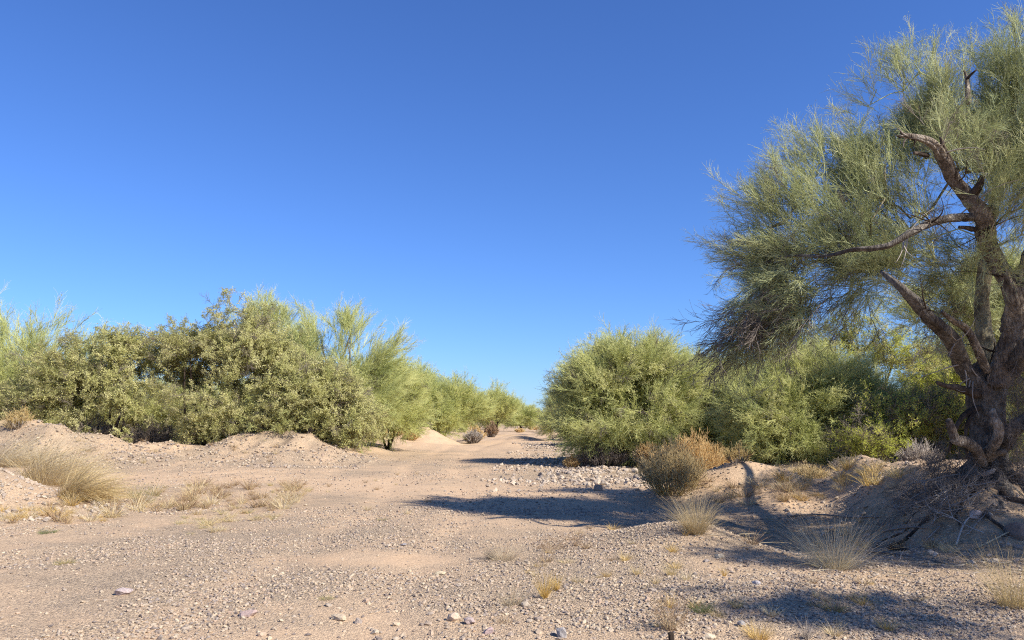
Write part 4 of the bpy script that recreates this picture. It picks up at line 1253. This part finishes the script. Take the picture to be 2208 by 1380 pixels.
def tuft_mesh(name, seed, h, w, n, mats, spread_=.6, width=.0028, lean=(0, 0), heads=False, curl=.5):
    """clump of blades in a fan; mats[0] blades, mats[1] a share of other blades"""
    r = np.random.default_rng(seed)
    g = Geo()
    k = 4
    ang = r.random(n) * 6.283
    out = np.sqrt(r.random(n))
    base = np.stack([np.cos(ang), np.sin(ang), np.zeros(n)], 1) * (out * w * .22)[:, None]
    d0 = np.stack([np.cos(ang) * out * spread_ + lean[0], np.sin(ang) * out * spread_ + lean[1], np.ones(n)], 1) + r.normal(size=(n, 3)) * .26
    L = h * (.45 + .75 * r.random(n))
    pts = [base]
    d = unit(d0)
    sag = r.random(n) * curl
    for i in range(k):
        d = unit(d + np.stack([np.cos(ang) * .12, np.sin(ang) * .12, -sag * .35 * (i + 1) / k], 1) + np.array([lean[0], lean[1], 0]) * .12 + r.normal(size=(n, 3)) * .13)
        p = pts[-1] + d * (L / k)[:, None]
        p[:, 2] = np.maximum(p[:, 2], .004)
        pts.append(p)
    wv = unit(np.cross(d0, r.normal(size=(n, 3))))
    V = []
    for i, p in enumerate(pts):
        ww = width * (1 - .72 * i / k)
        V.append(p - wv * ww * .5); V.append(p + wv * ww * .5)
    V = np.stack(V, 1)
    base_i = (np.arange(n) * 2 * (k + 1))[:, None]
    slot = (r.random(n) < .3).astype(int) if len(mats) > 1 else np.zeros(n, int)
    for s in range(len(mats)):
        mm = slot == s
        nn = mm.sum()
        if not nn: continue
        bi = np.arange(nn) * 2 * (k + 1)
        Q = np.concatenate([np.stack([bi + 2 * i, bi + 2 * i + 1, bi + 2 * i + 3, bi + 2 * i + 2], 1) for i in range(k)])
        g.add(V[mm].reshape(-1, 3), Q, None, s)
    if heads:
        p0, p1 = [], []
        tip = pts[-1]
        for i in range(n):
            for j in range(3):
                u = r.random()
                q = pts[-2][i] + (tip[i] - pts[-2][i]) * u
                p0.append(q); p1.append(q + r.normal(size=3) * .012 + [0, 0, .008])
        g.prisms(p0, p1, .0022, .0012, 0, 3)
    return g.mesh(name, mats)


def tuft(px, py, hpx, wpx, n, mats, label, cat='grass tuft', name='grass_tuft', group=None, lean=(0, 0), spread_=None, heads=False, seed=None, curl=.5, width=None):
    p = ground(px, py)
    h = hpx / F * p[1]; w = wpx / F * p[1]
    sp = spread_ if spread_ is not None else max(.3, .5 * w / h)
    me = tuft_mesh(name, int(px * 7 + py) if seed is None else seed, h, w, n, mats, sp, width or max(.0022, .00022 * p[1]), lean, heads, curl)
    o = link(name, me, p - [0, 0, .01])
    o.rotation_euler = (0, 0, 0)
    return tag(o, label, cat, group)


tuft(1500, 1150, 88, 74, 950, [M_STRAW, M_PALE], 'upright bushy straw tuft on the rim of the shaded wash', curl=.25, spread_=.5)
tuft(1800, 1228, 125, 150, 900, [M_PALE, M_OLIVE], 'wide fan of long pale wiry stems growing inside the tree shade', lean=(-.12, 0), curl=.2, spread_=.75)
tuft(2185, 1310, 130, 110, 420, [M_OLIVE, M_STRAW], 'tall olive straw tuft in the shade at the picture edge under the big tree', curl=.35)
tuft(1085, 1208, 52, 90, 300, [M_PALE, M_BROWNW], 'bushy dry beige tuft with a dark twig clump on the open gravel', curl=.4)
tuft(1056, 1206, 38, 26, 110, [M_DEAD], 'dark brown twiggy clump touching the bushy beige tuft', cat='dry weed', name='dry_weed')
tuft(1173, 1290, 62, 24, 180, [M_GOLD], 'slim golden yellow straw tuft leaning beside a smaller twin', lean=(.12, 0), spread_=.16, curl=.15)
tuft(1202, 1274, 40, 18, 120, [M_GOLD], 'short golden straw tuft just behind the slim leaning one', lean=(-.1, 0), spread_=.16, curl=.15)
tuft(1105, 1305, 48, 70, 170, [M_PALE, M_BROWNW], 'thin spreading beige tuft in the near gravel in front of the golden pair', curl=.4)
tuft(1092, 1345, 30, 60, 110, [M_BROWNW, M_PALE], 'sparse brown tuft among the near rubble', curl=.4)
tuft(1444, 1315, 36, 18, 110, [M_GOLD], 'short golden tuft standing behind the tall brown weed stalk', spread_=.18, curl=.2)
tuft(1446, 1360, 70, 40, 150, [M_BROWNW, M_STRAW], 'tall brown weed stalk tuft above the broken stub', cat='dry weed', name='dry_weed', heads=True, curl=.3)
tuft(1515, 1322, 36, 62, 260, [M_GREENW, M_GREENW, M_STRAW][:2], 'green weed with a pale twig lying across it', cat='weed', name='green_weed', curl=.7, spread_=.9)
tuft(1545, 1332, 25, 40, 130, [M_STRAW, M_OLIVE], 'yellow grass skirt touching the green weed', curl=.7)
tuft(1588, 1310, 26, 34, 120, [M_OLIVE, M_GREENW], 'small olive tuft casting a short shadow near the green weed', curl=.5)
tuft(1635, 1378, 46, 70, 260, [M_GOLD, M_STRAW], 'dense golden straw tuft at the bottom edge next to the dark spiky clump', curl=.6)
tuft(1740, 1382, 42, 22, 150, [M_DEAD, M_GREYDEAD], 'dark spiky clump of dead grey stalks at the bottom edge', cat='dry weed', name='dry_weed', spread_=.2, curl=.1)
tuft(1242, 1178, 36, 16, 60, [M_BROWNW], 'thin upright brown stalk on the gravel rise', cat='dry weed', name='dry_weed', spread_=.15, curl=.1, heads=True)
tuft(1190, 1186, 32, 70, 110, [M_BROWNW, M_PALE], 'loose rusty brown weeds between beige tuft and thin stalk', cat='dry weed', name='dry_weed', heads=True)
tuft(1165, 1222, 24, 44, 80, [M_STRAW, M_BROWNW], 'low straw tuft just right of the bushy beige tuft', curl=.6)
tuft(1222, 1214, 16, 44, 110, [M_OLIVE, M_STRAW], 'flat olive mat of grass behind the golden pair', curl=.9, spread_=1.2)
tuft(1372, 1240, 26, 24, 90, [M_OLIVE, M_STRAW], 'small upright olive tuft on the gravel slope', curl=.3)
tuft(1448, 1240, 40, 36, 110, [M_OLIVE, M_STRAW], 'straw tuft with one tall stalk on the gravel slope', curl=.4)
tuft(1562, 1242, 26, 14, 70, [M_GOLD], 'tiny bright yellow tuft beside grey stones at the shade edge', spread_=.2)
tuft(103, 1150, 18, 44, 260, [M_GREENW], 'low bright green weed mat alone on the bare near ground', cat='weed', name='green_weed', curl=1.0, spread_=1.3)
tuft(140, 1216, 18, 62, 280, [M_OLIVE, M_GREENW], 'flat grey green weed mat with a darker rim on the near ground', cat='weed', name='green_weed', curl=1.0, spread_=1.4)
tuft(703, 1294, 14, 44, 200, [M_GREENW, M_OLIVE], 'small green weed mat on the open gravel in front', cat='weed', name='green_weed', curl=1.0, spread_=1.3)
tuft(825, 1122, 12, 30, 110, [M_GREENW, M_OLIVE], 'tiny green weed mat on the track beyond the sandy patch', cat='weed', name='green_weed', curl=1.0, spread_=1.3)
tuft(310, 1085, 55, 75, 130, [M_GREENW, M_OLIVE], 'thin green leafy sapling standing in the weed patch', cat='weed', name='green_weed', curl=.3, heads=True)
tuft(320, 1095, 22, 90, 160, [M_GOLD, M_STRAW], 'yellow grass skirt at the foot of the green sapling', curl=.8)
tuft(1762, 1290, 26, 20, 70, [M_STRAW, M_PALE], 'little straw tuft in the dappled shade near the bottom', spread_=.3)
tuft(2045, 1190, 40, 50, 120, [M_STRAW, M_OLIVE], 'thin straw tuft at the foot of the shaded bank', curl=.3)
tuft(1690, 1082, 40, 40, 200, [M_BROWNW, M_STRAW], 'brown dry tuft at the end of the earth hump', curl=.4)

# big clump of leaning straw
HEAP = dict(cat='grass tuft', curl=1.3)
tuft(70, 1040, 145, 130, 1000, [M_STRAW, M_PALE], 'large heap of long pale straw combed down over the sloping bank', lean=(1.5, -.2), spread_=.7, seed=901, width=.009, **HEAP)
tuft(150, 1075, 118, 110, 1100, [M_STRAW, M_OLIVE], 'golden end of the leaning straw heap touching the weed patch', lean=(1.3, -.1), spread_=.7, seed=902, width=.009, **HEAP)
tuft(8, 1005, 120, 140, 900, [M_PALE, M_STRAW], 'straw heap crest above the sloping bank at the picture edge', lean=(1.2, 0), spread_=.8, seed=903, width=.009, **HEAP)
tuft(100, 1045, 120, 160, 500, [M_STRAW, M_PALE], 'loose upright straw rising behind the leaning straw heap', lean=(.5, 0), spread_=.9, seed=904, width=.005, curl=.6)
tuft(30, 925, 45, 60, 240, [M_STRAW, M_OLIVE], 'dry yellow tuft on the crest of the berm below the feathery tree', curl=.5)

# many small tufts
SM = {}
for key, mats in (('straw', [M_STRAW, M_PALE]), ('brown', [M_BROWNW, M_STRAW]), ('olive', [M_OLIVE, M_GREENW]), ('gold', [M_GOLD, M_STRAW])):
    SM[key] = [tuft_mesh('small_' + key, 950 + i, 1.0, 1.0, 70, mats, .55, .022, (0, 0), key == 'brown', .5) for i in range(4)]


def small_tufts(nn, region, hmin, hmax, keys, label, group, name='grass_tuft', cat='grass tuft', squat=1.0):
    for i in range(nn):
        px, py = region(r)
        p = ground(px, py)
        key = keys[r.integers(len(keys))]
        h = (hmin + (hmax - hmin) * r.random())
        o = link(name, SM[key][r.integers(4)], p - [0, 0, .005])
        w = h * (1.0 + .6 * r.random()) * squat
        o.scale = (w, w, h); o.rotation_euler = (0, 0, r.random() * 6.28)
        sz_ = 'low ' if h < hmin + (hmax - hmin) / 3 else ('tall ' if h > hmax - (hmax - hmin) / 3 else 'middling ')
        tone = {'straw': 'pale straw', 'brown': 'rusty brown', 'olive': 'olive green', 'gold': 'golden yellow'}[key]
        tag(o, sz_ + tone + ' ' + label, cat, group)


def band(x0, x1, y0, y1, slope=0.0):
    def f(r):
        u = r.random()
        return x0 + (x1 - x0) * u, y0 + (y1 - y0) * r.random() + slope * (u - .5)
    return f


small_tufts(85, band(230, 650, 1048, 1112, -20), .10, .32, ['brown', 'brown', 'straw'], 'weed in the patch beside the track', 'dry weeds in the patch beside the track', 'dry_weed', 'dry weed')
small_tufts(30, band(380, 600, 1100, 1145, -35), .06, .14, ['olive', 'straw'], 'grass tuft along the track edge of the weed patch', 'olive tufts edging the weed patch', squat=1.5)
small_tufts(34, band(0, 250, 1085, 1130, 0), .08, .26, ['brown', 'straw', 'gold'], 'weed along the foot of the sloping bank', 'dry weeds at the foot of the sloping bank', 'dry_weed', 'dry weed')
small_tufts(22, band(400, 720, 1045, 1065, 0), .06, .16, ['brown', 'olive'], 'weed on the smooth ground beyond the weed patch', 'tiny weeds beyond the weed patch', 'dry_weed', 'dry weed')
small_tufts(24, band(1130, 1480, 1140, 1260, 0), .04, .12, ['straw', 'brown', 'gold'], 'tuft on the gravel rise beside the tree shade', 'tiny tufts on the gravel rise')
small_tufts(26, band(1380, 2100, 1260, 1375, 0), .04, .14, ['straw', 'brown', 'gold'], 'tuft in the near gravel and dappled shade', 'tiny tufts in the near dappled shade')
small_tufts(40, band(1680, 1960, 1010, 1075, -20), .12, .34, ['gold', 'straw', 'straw'], 'tuft in the sunny hollow before the earth bank', 'golden tufts in the sunny hollow')
small_tufts(18, band(1520, 1700, 1030, 1090, 0), .12, .30, ['brown', 'straw'], 'tuft on the shaded earth hump', 'brown tufts on the earth hump')
small_tufts(20, band(1600, 2050, 1120, 1200, 0), .06, .2, ['brown', 'straw'], 'tuft on the floor of the shaded wash', 'sparse tufts on the wash floor')
small_tufts(26, band(150, 800, 950, 1000, 0), .10, .25, ['brown', 'straw'], 'weed on the slope of the dirt berm', 'thin weeds on the berm slope', 'dry_weed', 'dry weed')
small_tufts(10, band(780, 960, 1020, 1110, 0), .05, .14, ['straw', 'brown'], 'lone weed on the open track', 'lone tiny weeds on the track', 'dry_weed', 'dry weed')

# --- dry shrubs


def shrub(px, py, hpx, wpx, n, tip, stem, label, group=None, seed=0, cat='shrub', name='dry_shrub', Y=None, thick=1.0):
    p = ground(px, py) if Y is None else np.array([(px - CX) / F * Y, Y, hz((px - CX) / F * Y, Y)])
    h = hpx / F * p[1]; w = wpx / F * p[1] * .5
    rr_ = np.random.default_rng(1200 + seed)
    root = link(name, None, p)
    tag(root, label, cat, group)
    g0, g1 = Geo(), Geo()
    p0, p1, q0, q1 = [], [], [], []
    ns = max(40, n // 9)
    th = rr_.random(ns) * 6.283; o_ = np.sqrt(rr_.random(ns))
    for i in range(ns):
        e = np.array([math.cos(th[i]) * o_[i] * w, math.sin(th[i]) * o_[i] * w * .9, h * (1.0 - .6 * o_[i] ** 2) * (.7 + .35 * rr_.random()) * (1 + .45 * float(fbm(np.array([math.cos(th[i]) * o_[i] * 1.7 + seed]), np.array([math.sin(th[i]) * o_[i] * 1.7]), seed)[0]))])
        b = np.array([math.cos(th[i]), math.sin(th[i]), 0]) * o_[i] * w * .45
        mid = b + (e - b) * .5 + np.array([math.cos(th[i]), math.sin(th[i]), -.3]) * o_[i] * w * .10
        p0 += [b, mid]; p1 += [mid, b + (e - b) * .82]
        for j in range(9):
            u = .35 + .6 * rr_.random()
            s = b + (e - b) * u + rr_.normal(size=3) * .02
            d = unit((e - b) / (np.linalg.norm(e - b) + 1e-6) * .8 + rr_.normal(size=3) * .42 + np.array([0, 0, .35]))
            l_ = h * (.16 + .2 * rr_.random())
            m_ = s + d * l_ * .5 + rr_.normal(size=3) * .012
            q0 += [s, m_]; q1 += [m_, m_ + unit(d + rr_.normal(size=3) * .25) * l_ * .5]
            for k in range(2):
                t2 = m_ + (rr_.normal(size=3) * .35 + d) * l_ * .30
                q0.append(m_); q1.append(t2)
    rad = 1.35 * thick * max(.0022, .00016 * p[1])
    g0.prisms(p0, p1, rad * 1.7, rad * 1.2, 0, 3)
    g1.prisms(q0, q1, rad, rad * .75, 0, 3)
    link('stems', g0.mesh('stems', [stem]), parent=root)['kind'] = 'stuff'
    link('foliage', g1.mesh('foliage', [tip]), parent=root)['kind'] = 'stuff'
    return root


shrub(1487, 985, 92, 170, 2000, M_ORANGE, M_ORANGE, 'broad dome of dry orange twigs at the foot of the round pale tree', seed=1, Y=21.5)
shrub(1447, 1068, 112, 140, 1700, M_STRAW, M_OLIVE, 'tall dry olive gold bush standing in front of the orange dome', seed=2)
shrub(1400, 1010, 55, 50, 900, M_ORANGE, M_ORANGE, 'smaller orange bush tucked against the tall olive gold one', seed=12)
shrub(1328, 1005, 38, 32, 500, M_ORANGE, M_ORANGE, 'small upright orange bush under the domed bush tree', seed=3)
shrub(1233, 1008, 24, 36, 500, M_ORANGE, M_ORANGE, 'little round golden bush alone on the rubble strip', seed=4)
shrub(845, 943, 32, 60, 900, M_ORANGE, M_ORANGE, 'orange brown bush between low mesquite and gravel heap', seed=5)
shrub(886, 949, 26, 34, 600, M_ORANGE, M_ORANGE, 'rusty bush touching the near side of the gravel heap', seed=6)
shrub(1025, 940, 28, 44, 700, M_ORANGE, M_ORANGE, 'faded orange bush above the dark grey dead one', seed=7, Y=60)
shrub(1020, 951, 30, 44, 800, M_GREYDEAD, M_DEAD, 'dark grey dead bush at the edge of the track past the gravel heap', seed=8, Y=54)
shrub(1060, 938, 28, 30, 600, M_BROWNW, M_DEAD, 'brown grey bush farther along the edge of the track', seed=9, Y=72)
shrub(1150, 930, 10, 24, 300, M_ORANGE, M_ORANGE, 'tiny orange bush where the track meets the horizon', seed=10, Y=120)
shrub(1120, 934, 10, 22, 300, M_ORANGE, M_ORANGE, 'low orange bush under the distant tree on the track edge', seed=11, Y=98)
shrub(40, 925, 42, 50, 500, M_OLIVE, M_GREYDEAD, 'dry seed headed bush on the berm crest at the picture edge', seed=13)
shrub(590, 938, 70, 90, 1500, M_GREYDEAD, M_DEAD, 'grey leafless bush under the tallest mesquite', seed=14, Y=31.9, thick=.8)
shrub(190, 935, 55, 140, 1500, M_DEAD, M_DEAD, 'dark leafless undergrowth bush below the leaning mesquite', seed=15, Y=32.6)
shrub(340, 935, 60, 120, 1400, M_DEAD, M_DEAD, 'dark leafless bush in the gap between the mesquites', seed=16, Y=33.5)
shrub(1590, 1000, 40, 60, 300, M_OLIVE, M_DEAD, 'thin brown bush in the sunny gap behind the hump', seed=17)
shrub(1975, 985, 60, 90, 700, M_GREYDEAD, M_GREYDEAD, 'pale grey leafless bush behind the crest of the bank', seed=18, Y=17.5)
shrub(1830, 990, 40, 120, 900, M_DEAD, M_GREYDEAD, 'tangle of grey dead twigs under the open mesquite', seed=19, Y=19)
shrub(1300, 985, 45, 120, 1200, M_DEAD, M_DEAD, 'dark leafless undergrowth at the foot of the domed bush tree', seed=20, Y=28)
shrub(1730, 1010, 45, 110, 1100, M_STRAW, M_BROWNW, 'straw coloured undergrowth at the foot of the dark shaded tree', seed=22, Y=18)

# broken stub in the foreground
p = ground(1447, 1388)
g = Geo(); g.sweep(np.array([[0, 0, -.04], [.003, 0, .03], [.0, .004, .075]]), [.026, .024, .021], 9, 0, .25, 4, .02)
o = link('wood_stub', g.mesh('wood_stub', [M_BARKD]), p)
tag(o, 'short dark broken wooden stub sticking out of the near gravel', 'stub')

# straw litter and fallen twigs under the big tree
tw = proto_collection('litter', [stick_mesh('litter_stick', 800 + i, .35, .004, [M_DEAD, M_GREYDEAD, M_PALE][i % 3], 1, .6, .2) for i in range(6)])
GN['litter'] = instancer(tw)
nn = 1500
yl = 7.5 + 7.5 * r.random(nn); xl = 2.0 + 6.5 * r.random(nn)
k = r.random(nn) < np.clip(gauss(xl, yl, 5.3, 10.3, 2.3, 2.6) + .1, 0, 1)
xl, yl = xl[k], yl[k]
o = spread('twig_litter_debris', np.stack([xl, yl, height(xl, yl) + .004], 1), np.stack([r.normal(size=len(xl)) * .12, r.normal(size=len(xl)) * .12, np.ones(len(xl))], 1), .4 + .9 * r.random(len(xl)) ** 2, tw, GN['litter'])
tag(o, 'fallen twigs and straw littering the ground below the big tree', 'debris', kind='stuff')
